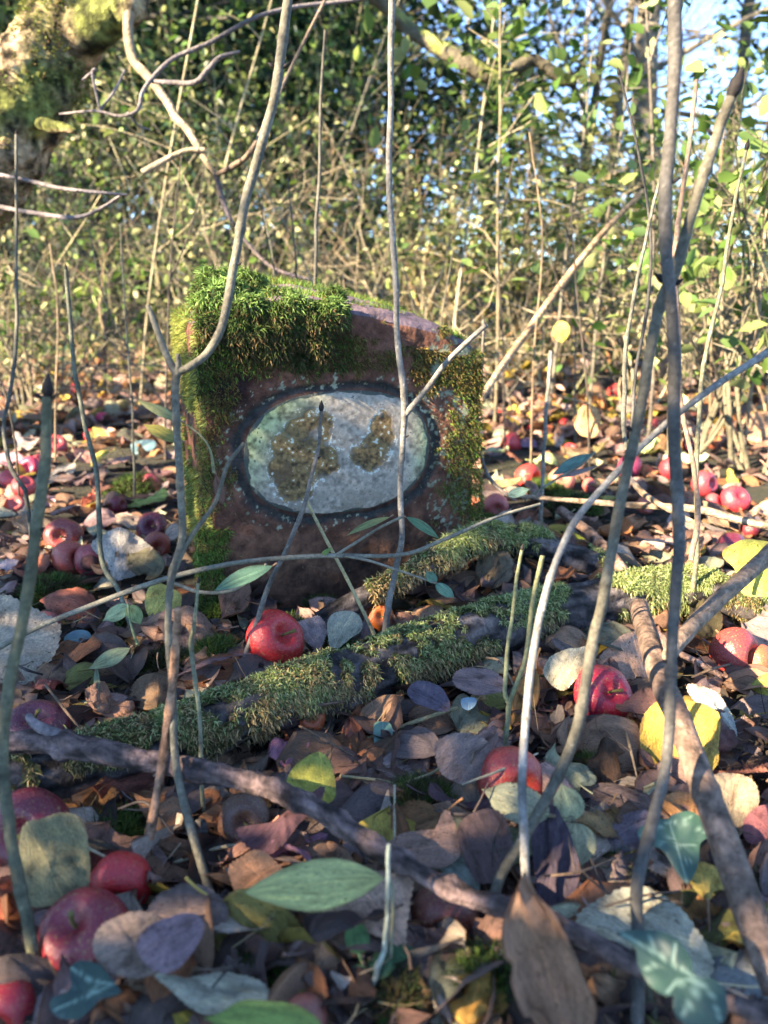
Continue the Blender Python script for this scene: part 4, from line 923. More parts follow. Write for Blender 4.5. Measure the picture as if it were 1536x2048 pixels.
outline_leaf('cream-green leaf leaning on the stone foot beside the straw', [(655, 1240), (690, 1218), (718, 1225), (724, 1258), (690, 1285), (662, 1300)], (665, 1300), (705, 1220), (.42, .42, .30), .6, .035, .02, sid=61)
outline_leaf('yellowing leaf with a nibbled tip against the near stone corner', [(288, 1200), (305, 1160), (330, 1165), (362, 1185), (358, 1222), (325, 1240), (300, 1235)], (300, 1240), (350, 1170), (.46, .38, .10), .6, .04, .02, sid=63)
outline_leaf('tall tan leaf standing upright behind the level twig', [(1148, 835), (1165, 812), (1190, 812), (1202, 840), (1192, 872), (1165, 872), (1150, 855)], (1170, 876), (1178, 810), (.46, .28, .13), .8, .05, .01, Y=1.75, sid=65)
outline_leaf('round yellow leaf hung on a bent stalk above the litter', [(1105, 660), (1118, 642), (1136, 648), (1140, 664), (1126, 684), (1110, 676)], (1118, 642), (1126, 684), (.52, .50, .12), .95, .3, 0, Y=1.9, n=48, stalk=[(1118, 642), (1110, 625), (1100, 640)], sid=66)
outline_leaf('clay-brown leaf sunlit on the litter beyond the level twig', [(1480, 850), (1505, 825), (1560, 830), (1560, 870), (1520, 895), (1490, 880)], (1560, 860), (1485, 850), (.40, .24, .15), .6, .05, .02, sid=67)
# hanging curled brown leaf, close to the lens
hero('big curled brown leaf hanging close to the lens over the ridged branch', (1150, 2120), (1032, 1735), 175, 'oval', (.27, .155, .10), .95, Y=(.335, .36), roll=1.15, curl=.6, wave=.5, twist=.8, teeth=0, torn=.35, stalk=0, sid=4)
# ivy leaves with pale veins
outline_leaf('dark blue-green ivy leaf with two rounded lobes at the lower corner', [(1236, 1866), (1262, 1860), (1310, 1860), (1352, 1878), (1380, 1912), (1392, 1950), (1424, 1956), (1448, 1976), (1456, 2012), (1444, 2046), (1400, 2060), (1360, 2040), (1346, 2012), (1352, 1992), (1330, 1992), (1300, 1972), (1276, 1930), (1270, 1898)], (1392, 1956), (1240, 1866), (.018, .045, .034), .75, .09, 0, n=160, dome=.02, wave=.05, mat=M_IVY, sid=71,
    veins=[[(1390, 1955), (1330, 1918), (1245, 1868)], [(1390, 1955), (1350, 1965), (1335, 1985)], [(1390, 1955), (1390, 1990), (1365, 2030)], [(1390, 1955), (1425, 1990), (1440, 2040)], [(1345, 1928), (1350, 1890)], [(1310, 1905), (1300, 1875)], [(1375, 2010), (1400, 2020)], [(1330, 1918), (1290, 1940)]])
outline_leaf('teal ivy leaf pointing down, heart-shaped, in front of the twin stem foot', [(1276, 1662), (1300, 1642), (1336, 1636), (1345, 1628), (1380, 1622), (1410, 1642), (1422, 1668), (1408, 1680), (1400, 1690), (1396, 1730), (1376, 1766), (1352, 1742), (1328, 1704), (1308, 1692), (1284, 1684)], (1340, 1640), (1374, 1764), (.030, .075, .055), .75, .055, 0, n=160, dome=.02, wave=.06, mat=M_IVY, sid=73,
    veins=[[(1338, 1642), (1355, 1700), (1373, 1760)], [(1338, 1642), (1380, 1650), (1415, 1668)], [(1338, 1642), (1310, 1660), (1282, 1672)], [(1352, 1690), (1390, 1690)], [(1345, 1665), (1320, 1690)], [(1362, 1722), (1385, 1722)], [(1360, 1645), (1385, 1632)]])
outline_leaf('near-black ivy leaf with a hole beside the foremost dark red apple', [(140, 1935), (165, 1918), (200, 1930), (228, 1962), (240, 1985), (200, 2000), (180, 2020), (150, 2040), (110, 2030), (100, 2000), (140, 1975)], (225, 1968), (105, 2020), (.014, .036, .028), .6, .05, 0, n=160, dome=.02, wave=.08, mat=M_IVY, sid=75,
    veins=[[(225, 1968), (180, 1960), (142, 1935)], [(225, 1968), (170, 1995), (110, 2020)], [(200, 1965), (180, 1985)]])
for lb, poly, b_, t_, cl, zz in [
    ('small slate-blue ivy leaf under the log by the yellow straw', [(922, 1400), (935, 1394), (952, 1398), (950, 1412), (936, 1420), (924, 1414)], (936, 1396), (936, 1420), (.10, .17, .22), .04),
    ('teal ivy leaf on the litter left of the elbowed sapling foot', [(128, 1275), (150, 1262), (178, 1264), (180, 1284), (150, 1296), (134, 1294)], (180, 1274), (128, 1282), (.07, .14, .16), .02),
    ('bluish ivy leaf among red apples beyond the near grey stem', [(262, 890), (280, 882), (306, 878), (312, 892), (296, 905), (270, 912)], (300, 884), (265, 910), (.10, .17, .19), .02),
    ('round teal-green ivy leaf in the dark gap left of the yellow straw', [(748, 1450), (764, 1442), (782, 1450), (784, 1478), (766, 1500), (750, 1492)], (766, 1444), (766, 1500), (.06, .13, .10), .02)]:
    outline_leaf(lb, poly, b_, t_, cl, .65, zz, 0, n=60, dome=.02, wave=.06, mat=M_IVY, veins=[[b_, t_]], sid=77)

# leafy sprigs: stems with leaves as parts
def sprig(name, label, pts, col, leaves, cat='sprig', lz=None):
    P, r = path_px(pts); Q = smooth_path(P, 10); mb = MB()
    tube(mb, Q, np.interp(np.linspace(0, 1, len(Q)), np.linspace(0, 1, len(r)), r), 9, col, .08, 200, 0, lambda V, C, d: C * (.75 + .5 * fbm(V, 120, 3, 7))[:, None])
    o = tag(mb.build(name, M_STEM, None, origin=P[0]), label, cat)
    for b, t, w_, Y, kd, cl, kk, kw in leaves:
        hero(None, b, t, w_, kd, cl, kk, Y=Y, name='leaf', parent=o, stalk=.08, **kw)
    return o
sprig('privet_sprig', 'long bare privet twig crossing before the stone with slim green leaves near its ends',
      [(-30, 1312, .72, 11), (60, 1262, .72, 11), (180, 1212, .73, 11), (330, 1158, .74, 11), (480, 1125, .75, 10), (640, 1112, .77, 10), (800, 1110, .80, 9), (890, 1078, .82, 8), (990, 1035, .85, 7), (1080, 1008, .88, 6)], (.20, .18, .135),
      [((545, 1132), (424, 1180), 34, (.70, .69), 'lance', (.10, .22, .15), .7, dict(teeth=0, roll=.3, curl=-.5)),
       ((812, 1034), (882, 1076), 20, (.78, .78), 'lance', (.08, .20, .11), .6, dict(teeth=0, curl=-.6)),
       ((780, 1034), (690, 1068), 15, (.78, .77), 'lance', (.20, .24, .10), .6, dict(teeth=0, curl=-.7)),
       ((872, 1165), (852, 1142), 20, (.78, .78), 'oval', (.09, .23, .16), .8, dict(teeth=0)),
       ((872, 1168), (910, 1196), 22, (.78, .77), 'oval', (.09, .24, .18), .8, dict(teeth=0)),
       ((1016, 990), (1060, 978), 20, (.9, .9), 'oval', (.16, .27, .22), .8, dict(teeth=0)),
       ((640, 1112), (665, 1095), 10, (.77, .77), 'lance', (.13, .24, .07), .7, dict(teeth=0))])
def add_twig(o, pts, col=(.22, .19, .14)):
    P, r = path_px(pts); mb = MB(); Q = smooth_path(P, 9); tube(mb, Q, np.interp(np.linspace(0, 1, len(Q)), np.linspace(0, 1, len(r)), r), 8, col, .1, 200)
    mb.build('side_twig', M_STEM, o, origin=o.location).location = (0, 0, 0)
o = bpy.data.objects['privet_sprig']
add_twig(o, [(345, 1165, .74, 8), (400, 1184, .735, 8), (460, 1182, .72, 7), (505, 1158, .71, 6), (532, 1128, .70, 5)])
add_twig(o, [(672, 1110, .775, 7), (720, 1080, .78, 6), (760, 1055, .78, 6), (808, 1032, .78, 6)])
add_twig(o, [(690, 1112, .775, 6), (740, 1122, .78, 6), (800, 1142, .78, 5), (872, 1166, .78, 5)])
sprig('leaf_sprig', 'sage sprig with three toothed leaves in front of the striped apple', [(1090, 1628, .50, 9), (1130, 1640, .505, 9), (1148, 1642, .505, 10), (1158, 1735, .49, 11), (1150, 1800, .475, 12), (1140, 1850, .46, 12)], (.27, .27, .15),
      [((1098, 1630), (962, 1578), 78, (.50, .53), 'oval', SAGE, .7, dict(teeth=16)), ((1148, 1640), (1122, 1566), 66, (.505, .52), 'ovate', (.38, .44, .26), .75, dict(teeth=16)), ((1152, 1646), (1154, 1742), 82, (.50, .475), 'ovate', (.40, .42, .26), .7, dict(teeth=18))])
sprig('privet_seedling', 'green seedling with four smooth oval leaves beside the big beige leaf', [(718, 1905, .39, 6), (728, 1960, .385, 7), (700, 2040, .38, 9)], (.17, .25, .09),
      [((724, 1908), (702, 1836), 48, (.39, .40), 'oval', (.075, .19, .075), .7, dict(teeth=0)), ((726, 1930), (690, 2030), 55, (.385, .37), 'oval', (.07, .18, .09), .7, dict(teeth=0)), ((735, 1930), (792, 1935), 50, (.388, .38), 'oval', (.065, .16, .08), .6, dict(teeth=0)), ((745, 1915), (840, 1898), 34, (.39, .395), 'oval', (.075, .19, .09), .5, dict(teeth=0))])
sprig('lance_leaf_shoot', 'pale yellow-green lance-shaped leaf held out on a thin shoot over the litter', [(768, 1756, .405, 6), (780, 1762, .41, 6), (786, 1800, .40, 6), (782, 1900, .39, 7), (775, 2000, .375, 8)], (.24, .23, .14),
      [((768, 1756), (486, 1782), 98, (.405, .385), 'lance', (.44, .46, .18), .72, dict(teeth=0, roll=-.35, curl=-.35, sid=5))])
sprig('green_leaf_shoot', 'broad green leaf blade nearest the lens at the bottom', [(640, 2060, .33, 8), (660, 2110, .32, 8), (680, 2180, .31, 8)], (.2, .2, .1),
      [((648, 2068), (408, 2036), 96, (.33, .32), 'oval', (.20, .30, .075), .72, dict(teeth=0, roll=-.3, sid=3))])
sprig('privet_seedling', 'pale green seedling with spread leaves in the moss left of the elbowed sapling', [(256, 1210, .80, 5), (262, 1250, .78, 5), (275, 1290, .76, 6)], (.2, .24, .11),
      [((258, 1212), (205, 1242), 32, (.80, .79), 'oval', (.10, .22, .17), .7, dict(teeth=0)), ((258, 1210), (282, 1250), 30, (.80, .78), 'oval', (.22, .30, .12), .75, dict(teeth=0)), ((260, 1296), (178, 1338), 34, (.75, .72), 'lance', (.28, .33, .18), .6, dict(teeth=0)), ((192, 1330), (196, 1420), 12, (.73, .67), 'lance', (.20, .26, .15), .7, dict(teeth=0))])
sprig('privet_sprig', 'two teal slim leaves on a fine twig beyond the stone corner', [(1190, 905, 1.3, 4), (1160, 930, 1.28, 4), (1110, 960, 1.25, 5), (1050, 1000, 1.22, 5)], (.2, .2, .13),
      [((1182, 908), (1104, 950), 26, (1.3, 1.26), 'lance', (.09, .22, .19), .8, dict(teeth=0)), ((1120, 955), (1196, 932), 12, (1.26, 1.26), 'lance', (.28, .22, .2), .6, dict(teeth=0))])
sprig('ash_seedling', 'small shoot with two yellowing leaves beside the mossy stone edge', [(428, 945, .70, 7), (420, 900, .70, 5), (400, 870, .70, 4), (360, 840, .70, 3)], (.26, .24, .12),
      [((362, 842), (275, 800), 22, (.70, .72), 'lance', (.30, .32, .14), .7, dict(teeth=12)), ((362, 882), (285, 848), 28, (.70, .72), 'oval', (.26, .24, .06), .75, dict(teeth=16)), ((432, 950), (446, 1010), 24, (.70, .69), 'lance', (.20, .10, .07), .7, dict(teeth=0, roll=.8))])

# ------------------------------------------------------------------ apples
def apple_mesh(seed):
    r = np.random.default_rng(seed); n, m = 40, 56
    a = np.linspace(0, np.pi, n)[:, None]; th = np.linspace(0, 2 * np.pi, m, endpoint=False)[None]
    rad = np.sin(a) * (1 + .10 * np.cos(a)) + 0 * th
    z = .90 * np.cos(a) - .42 * np.exp(-(a / .34) ** 2) + .26 * np.exp(-((np.pi - a) / .30) ** 2) + 0 * th
    rad = rad * (1 + .025 * np.cos(5 * th + r.uniform(0, 6)) * (.3 + .7 * (a / np.pi)) + .03 * np.cos(2 * th + r.uniform(0, 6)))
    P = np.stack([rad * np.cos(th), rad * np.sin(th), z], -1) * .5
    P = P * (1 + .05 * (fbm(P, 3.0, 2, seed) - .5))[..., None]
    i = np.arange(n - 1)[:, None] * m; j = np.arange(m)[None]; k = (j + 1) % m
    Fq = np.stack([i + j, i + m + j, i + m + k, i + k], -1).reshape(-1, 4)
    mb = MB(); mb.add(P.reshape(-1, 3), Fq); return mb.mesh('apple', M_APPLE)
AP = [apple_mesh(s) for s in range(5)]
mb = MB(); t = np.linspace(0, 1, 7); tube(mb, np.stack([.10 * t ** 2, 0 * t, .18 + .36 * t], -1), .022 + .012 * t ** 3, 8, (.20, .16, .05)); APSTALK = mb.mesh('apple_stalk', M_STEM)
mb = MB()
for k in range(5):
    c, s_ = math.cos(k * 1.257), math.sin(k * 1.257)
    tube(mb, np.array([[0, 0, -.30], [c * .05, s_ * .05, -.36], [c * .07, s_ * .07, -.41]]), np.array([.03, .025, .006]), 5, (.06, .045, .03))
APCALYX = mb.mesh('calyx', M_BARK)
APPLES = []
def apple(label, px, py, dpx, col, z=None, tilt=(0, 0, 0), var=0, stalk=True, Y=None, squash=1.0, cal=False):
    c = at(px, py, Y) if Y else gp(px, py, .03)
    for _ in range(4):
        d = dpx * depth(c) / F
        if z is None and not Y: c = gp(px, py, d * .36)
    if z is not None: c = gp(px, py, z)
    d = dpx * .95 * depth(c) / F
    o = new_obj('apple', AP[var % 5]); o.location = c; o.rotation_euler = [R(a) for a in tilt]; o.scale = (d, d, d * squash); o.color = (*col, 1)
    tag(o, label, 'apple', 'windfall apples in the leaves')
    if stalk: new_obj('stalk', APSTALK, o)
    if cal: new_obj('calyx', APCALYX, o)
    APPLES.append((px, py, o)); return o
RED = (.46, .020, .022); CRIM = (.28, .010, .020); DRED = (.15, .010, .020); ORG = (.50, .11, .03); PINK = (.52, .10, .09); PLUM = (.13, .016, .032); BRN = (.12, .05, .035)
apple('bright red apple resting at the foot of the stone', 549, 1280, 124, (.52, .022, .024), z=.038, tilt=(50, 20, 30), var=0)
apple('plum-red apple half hidden behind the broken end of the ridged branch', 72, 1462, 132, PLUM, tilt=(20, 10, 0), var=1)
apple('bright red apple with a dark bruise behind the speckled twig', 243, 1765, 134, (.52, .02, .026), tilt=(100, 20, 10), var=2)
apple('largest dark red apple with a long bent stalk under the speckled twig', 172, 1870, 186, (.20, .014, .024), tilt=(20, -22, 20), var=3)
apple('crimson apple cut off at the lowest corner beneath the speckled twig', 14, 2020, 128, CRIM, tilt=(80, 30, 0), var=4)
apple('shadowed dark red apple squeezed under the log behind the mottled leaf', 62, 1660, 170, DRED, z=.03, tilt=(60, 0, 0), var=0)
apple('dusky red apple at the back of the trio by the near grey stem', 128, 1072, 78, (.24, .035, .035), tilt=(70, 20, 0), var=1)
apple('pinkish freckled apple in the middle of the trio by the near grey stem', 138, 1116, 74, (.38, .06, .05), tilt=(80, 0, 60), var=2)
apple('red apple with a round brown bruise ending the trio', 184, 1120, 72, (.30, .04, .05), tilt=(90, 10, 20), var=3, cal=True)
apple('plum apple lying between the grey-mint leaf and the stone', 305, 1056, 66, PLUM, tilt=(60, 20, 0), var=4)
apple('brick-red apple tucked below the plum apple beside the stone', 312, 1092, 60, (.30, .06, .045), z=.02, tilt=(60, 70, 0), var=0)
apple('dull red apple peeping out behind the big cream leaf', 92, 1250, 60, (.32, .08, .08), tilt=(60, 70, 0), var=1)
apple('striped pink-red apple behind the sage sprig', 1020, 1562, 146, (.40, .04, .035), tilt=(75, 10, 20), var=2)
apple('crimson apple with a deep stalk hollow turned to the lens', 1204, 1390, 124, (.36, .014, .035), tilt=(48, 16, 0), var=3)
apple('wormholed dark red apple lying past the leaning stick', 1468, 1308, 110, (.30, .035, .035), tilt=(80, 0, 40), var=4)
apple('orange-red apple touching the wormholed one', 1516, 1325, 76, (.46, .08, .04), tilt=(80, 40, 40), var=0)
apple('dark crimson glossy apple sheltered under the mossy branch', 952, 1122, 92, (.32, .01, .028), z=.03, tilt=(30, 20, 0), var=1)
apple('pale pink apple beside the far corner of the stone', 992, 1012, 54, PINK, tilt=(90, 20, 0), var=2)
apple('small orange apple glimpsed behind the stem by the stone foot', 760, 1234, 62, ORG, z=.015, tilt=(60, 20, 0), var=3)
apple('rotten brown apple sunk under the ridged branch', 488, 1640, 112, BRN, z=.02, tilt=(60, 20, 0), var=4)
apple('half-buried orange bit of apple under the log moss', 622, 1436, 62, (.45, .09, .03), z=.015, tilt=(60, 20, 0), var=0)
apple('brownish apple in the hollow below the log near the forked shoot', 1072, 1352, 82, (.20, .085, .05), z=.02, tilt=(60, 0, 0), var=1)
apple('rotting dark red apple beneath the moss clump on the ridged branch', 888, 1838, 150, (.15, .035, .025), z=.012, tilt=(80, 0, 0), var=2)
apple('dull brown-red apple at the front edge by the green leaf blade', 612, 2030, 90, (.22, .06, .05), z=.02, tilt=(80, 0, 0), var=3)
for lb, x, y, d, c in [
    ('rosy apple just past the near grey stem among yellow leaves', 112, 892, 48, (.45, .06, .07)), ('bright magenta apple far back near the mossy trunk', 206, 838, 32, (.60, .03, .10)),
    ('cerise apple lying at the picture edge below the mossy trunk', 60, 935, 46, (.55, .04, .09)), ('red apple half eaten beside the cerise one', 48, 975, 52, (.40, .05, .06)), ('scarlet apple by the thin curved-foot stem', 20, 960, 44, (.50, .06, .07)), ('small ruby apple close behind the near grey stem', 78, 925, 34, (.50, .05, .08)),
    ('red apple behind the two teal slim leaves', 1055, 955, 60, (.52, .035, .035)), ('long-lit red apple between the teal leaves and level twig', 1122, 962, 58, (.45, .14, .09)), ('dark purple apple between the arching stem and the twin stems', 1258, 935, 58, (.16, .012, .05)),
    ('bright red apple behind the twin stems near the level twig', 1340, 938, 50, (.55, .03, .05)), ('cherry-red apple under the clay-brown leaf', 1408, 968, 56, (.50, .04, .06)), ('crimson apple with sun on its cheek near the level twig end', 1470, 1000, 60, (.50, .03, .05)),
    ('rosy apple behind the straw-coloured sapling', 1425, 1005, 40, (.45, .07, .08)), ('pink-orange apple beyond the clay-brown leaf', 1420, 880, 46, (.48, .13, .08)), ('red apple deep among the bushes past the twin stems', 1230, 785, 36, (.55, .05, .05)),
    ('sunlit scarlet apple close behind the stone', 1025, 885, 44, (.60, .05, .06)), ('wine-red apple at the edge near the ivy-like leaf', 1462, 1092, 62, (.28, .03, .06)), ('far scarlet apple behind the short pale cut stem', 1140, 900, 30, (.55, .04, .05)),
    ('coral apple between the twin stems and the pinkish sapling', 1290, 1012, 40, (.48, .10, .07)), ('small red apple behind the mossy trunk foot', 150, 780, 24, (.55, .05, .07))]:
    apple(lb, x, y, d, c, tilt=(rng.uniform(20, 110), rng.uniform(-40, 40), rng.uniform(0, 90)), var=int(rng.integers(5)), stalk=False)
for lb, x, y, d, c in [('small crimson apple under the wavy stem', 182, 872, 30, CRIM), ('pale red apple by the bluish ivy leaf', 322, 876, 28, PINK), ('tiny red apple just past the near stem tip', 70, 800, 22, RED), ('dusky pink apple in front of the cerise one', 30, 1012, 46, PINK), ('dark red apple behind the grey-mint leaf', 235, 1010, 40, DRED),
                       ('rose-red apple near the yellowing sprig', 300, 962, 34, (.42, .05, .06)), ('tiny scarlet apple in the leaves behind the wavy stem', 232, 790, 18, RED), ('red apple left of the upright tan leaf', 1128, 848, 26, RED), ('crimson apple right of the upright tan leaf', 1216, 868, 32, CRIM), ('pink apple behind the level twig middle', 1180, 972, 36, PINK),
                       ('dark red apple in front of the level twig end', 1500, 1060, 48, DRED), ('small red apple past the clay-brown leaf', 1496, 800, 24, RED), ('tiny red apple behind the stone shoulder', 1000, 830, 20, RED), ('plum apple beyond the straw-coloured sapling', 1378, 890, 34, PLUM), ('rose apple in the leaves behind the twin stems', 1310, 850, 28, (.42, .05, .06)), ('red apple between the pale cut stem and the scarlet one', 1062, 862, 26, RED)]:
    apple(lb, x, y, d, c, tilt=(rng.uniform(20, 110), rng.uniform(-40, 40), rng.uniform(0, 90)), var=int(rng.integers(5)), stalk=False)
# worm hole and hollow of the two marked apples as parts
def hole(o, px, py, dpx, col=(.008, .006, .006)):
    c = np.array(o.location); d0 = ray(px, py); org = np.array([0, 0, CAMZ]); rad = o.scale[0] * .485
    t = (c - org) @ d0 / (d0 @ d0); q = org + d0 * t; off = np.sqrt(max(rad ** 2 - ((q - c) ** 2).sum(), 1e-6)); p = q - d0 / np.linalg.norm(d0) * off * .97
    mb = MB(); n = (p - c) / np.linalg.norm(p - c); s_ = dpx * depth(p) / F / 2
    tube(mb, np.array([p - n * s_ * .8, p, p + n * s_ * .25]), np.array([s_, s_, s_ * .6]), 12, col)
    h = mb.build('worm_hole', M_BARK, o); h.matrix_parent_inverse = o.matrix_basis.inverted()
for x, y, o in APPLES:
    if 'wormholed' in o['label']: hole(o, 1482, 1298, 15)
    if 'dark bruise' in o['label']: hole(o, 242, 1728, 22, (.10, .02, .025))
    if 'round brown bruise' in o['label']: hole(o, 178, 1126, 34, (.10, .04, .035))

# ------------------------------------------------------------------ leaf litter
KIND_P = [(MAUVE, 'mauve-brown'), (PURPLE, 'dark violet'), (RUST, 'rust-red'), (DARK, 'blackish brown'), (TANC, 'tan'), (VIOLET, 'grey-violet'), ((.24, .135, .085), 'dull brown'), (SAGE, 'sage-grey'), (YEL, 'yellow'), (OLIV, 'olive'), ((.38, .17, .08), 'orange-brown'), ((.45, .36, .28), 'pale buff'), ((.36, .23, .19), 'pinkish buff'), ((.25, .185, .17), 'mauve-grey')]
KW = np.array([.18, .08, .10, .07, .14, .09, .14, .045, .045, .03, .07, .07, .12, .12]); KW = KW / KW.sum()
FORMS = []
for i in range(26):
    r = np.random.default_rng(100 + i)
    kind = ['oval', 'ovate', 'oval', 'round', 'heart', 'oval', 'lance'][i % 7]
    W_ = {'lance': .30, 'round': .85, 'heart': .78}.get(kind, r.uniform(.5, .68))
    curl, roll = r.normal(0, .7), r.normal(0, .6)
    if i % 6 == 5: roll = r.choice([-1, 1]) * r.uniform(1.2, 2.0)
    if i % 6 == 3: curl = r.choice([-1, 1]) * r.uniform(1.3, 2.0)
    FORMS.append(dict(kind=kind, W=W_, curl=curl, roll=roll, fold=r.uniform(-.25, .35), wave=r.uniform(.3, .9), teeth=0 if kind == 'lance' else 24, twist=r.normal(0, .35), torn=.5 if i % 4 == 2 else 0.0))
def form_words(i):
    f = FORMS[i]; a = {'lance': 'narrow', 'round': 'round', 'heart': 'heart-shaped'}.get(f['kind'], 'toothed' if i % 2 else 'oval')
    b = 'rolled-up' if abs(f['roll']) > 1.15 else 'curled' if abs(f['curl']) > 1.2 else 'torn' if f['torn'] else 'flat' if abs(f['curl']) < .45 and abs(f['roll']) < .4 else 'cupped'
    return a, b
LMESH = []
for i, f in enumerate(FORMS):
    V, Fq, lf = leaf_grid(1.0, f['W'], f['kind'], f['teeth'], 73, 9, f['curl'], f['roll'], f['fold'], f['wave'], f['twist'], 200 + i, f['torn'])
    mb = MB(); mb.add(V, Fq, (1, 1, 1, 1), lf); stalk_tube(mb, .30, .010, .2, (.5, .3, .2))
    LMESH.append(mb.mesh('fallen_leaf', M_LEAF))
LOW = []
for i, f in enumerate(FORMS):
    LOW.append(leaf_grid(1.0, f['W'], f['kind'], 0, 9, 5, f['curl'], f['roll'], f['fold'], f['wave'], f['twist'], 200 + i, f['torn']))

LM = [(549, 1280, 'the red apple at the stone foot'), (72, 1450, 'the plum-red apple'), (243, 1755, 'the bruised red apple'), (172, 1870, 'the largest dark apple'), (14, 2010, 'the corner apple'), (138, 1100, 'the apple trio'), (308, 1070, 'the plum apples'),
      (1020, 1560, 'the striped apple'), (1204, 1390, 'the dented apple'), (1480, 1310, 'the wormholed apple'), (952, 1120, 'the glossy crimson apple'), (992, 1012, 'the pale pink apple'), (760, 1234, 'the orange apple'), (488, 1640, 'the rotten apple'), (888, 1838, 'the mossy rotten apple'),
      (730, 1810, 'the beige leaf'), (1360, 1480, 'the yellow leaf'), (1290, 1860, 'the large mint leaf'), (1340, 1980, 'the two-lobed ivy leaf'), (1350, 1690, 'the heart-shaped ivy leaf'), (1090, 1880, 'the hanging brown leaf'), (620, 1735, 'the lance leaf'), (110, 1720, 'the mottled leaf'), (50, 1290, 'the cream leaf'), (250, 1105, 'the grey-mint leaf'), (510, 2010, 'the green blade'),
      (840, 1590, 'the dark moss tuft'), (1150, 1700, 'the sage sprig'), (920, 1515, 'the round grey leaf'), (860, 1390, 'the blue-violet leaf'), (270, 1250, 'the pale seedling'), (720, 1950, 'the green seedling'), (1470, 1750, 'the leaning stick'), (1300, 1340, 'the striped buff leaf'), (1130, 1335, 'the speckled cream leaf'),
      (440, 1310, 'the moss below the stone'), (150, 1545, 'the log end'), (1150, 1215, 'the log moss'), (1350, 1190, 'the sunlit log moss'), (520, 1400, 'the log middle'), (800, 1110, 'the privet twig'), (1180, 1120, 'the crooked branch'), (200, 1490, 'the branch spur'), (340, 1400, 'the flaky broken stick'), (1015, 1450, 'the forked shoot'),
      (1500, 1130, 'the ivy-like leaf'), (1250, 1010, 'the level twig'), (1060, 955, 'the teal slim leaves'), (1340, 940, 'the twin stems'), (1410, 970, 'the cherry apple'), (1175, 845, 'the upright tan leaf'), (1090, 880, 'the pale cut stem'), (1025, 885, 'the scarlet apple'), (1510, 860, 'the clay-brown leaf'),
      (60, 950, 'the cerise apples'), (112, 892, 'the rosy apple'), (206, 838, 'the magenta apple'), (290, 895, 'the bluish ivy leaf'), (380, 900, 'the mossy stone edge'), (170, 835, 'the wavy stem'), (1455, 1000, 'the sun-cheeked apple'), (960, 1690, 'the dark purple leaf'), (370, 1820, 'the thin black stalk'), (1450, 1410, 'the dove-grey leaf'), (300, 1730, 'the twig joint')]
def where(px, py):
    d = sorted(((px - x) ** 2 + (py - y) ** 2, n) for x, y, n in LM)
    return [n for _, n in d[:4]]
def unique(cands):
    for c in cands:
        if c not in USED and len(c.split()) <= 16: return c
    return None

MOSS_SPOTS = [(100, 1185, 62), (430, 1312, 50), (840, 1605, 85), (225, 1655, 75), (580, 1250, 30), (268, 965, 50), (870, 1830, 62), (985, 1965, 85), (600, 1965, 62), (800, 1990, 60), (1030, 1660, 42), (1240, 1470, 30), (1180, 1535, 34), (690, 1280, 30), (285, 1712, 26), (1150, 1010, 60), (900, 1030, 60), (980, 1050, 40), (640, 1200, 30), (1240, 1730, 40), (30, 1640, 40), (330, 1330, 40), (1090, 980, 40), (960, 1240, 30), (1330, 830, 30), (1520, 1750, 30), (250, 1240, 40), (480, 1930, 30), (60, 820, 30), (440, 1230, 34)]
def in_moss(px, py, f=.72):
    return any((px - x) ** 2 + ((py - y) * 1.3) ** 2 < (r * f) ** 2 for x, y, r in MOSS_SPOTS)

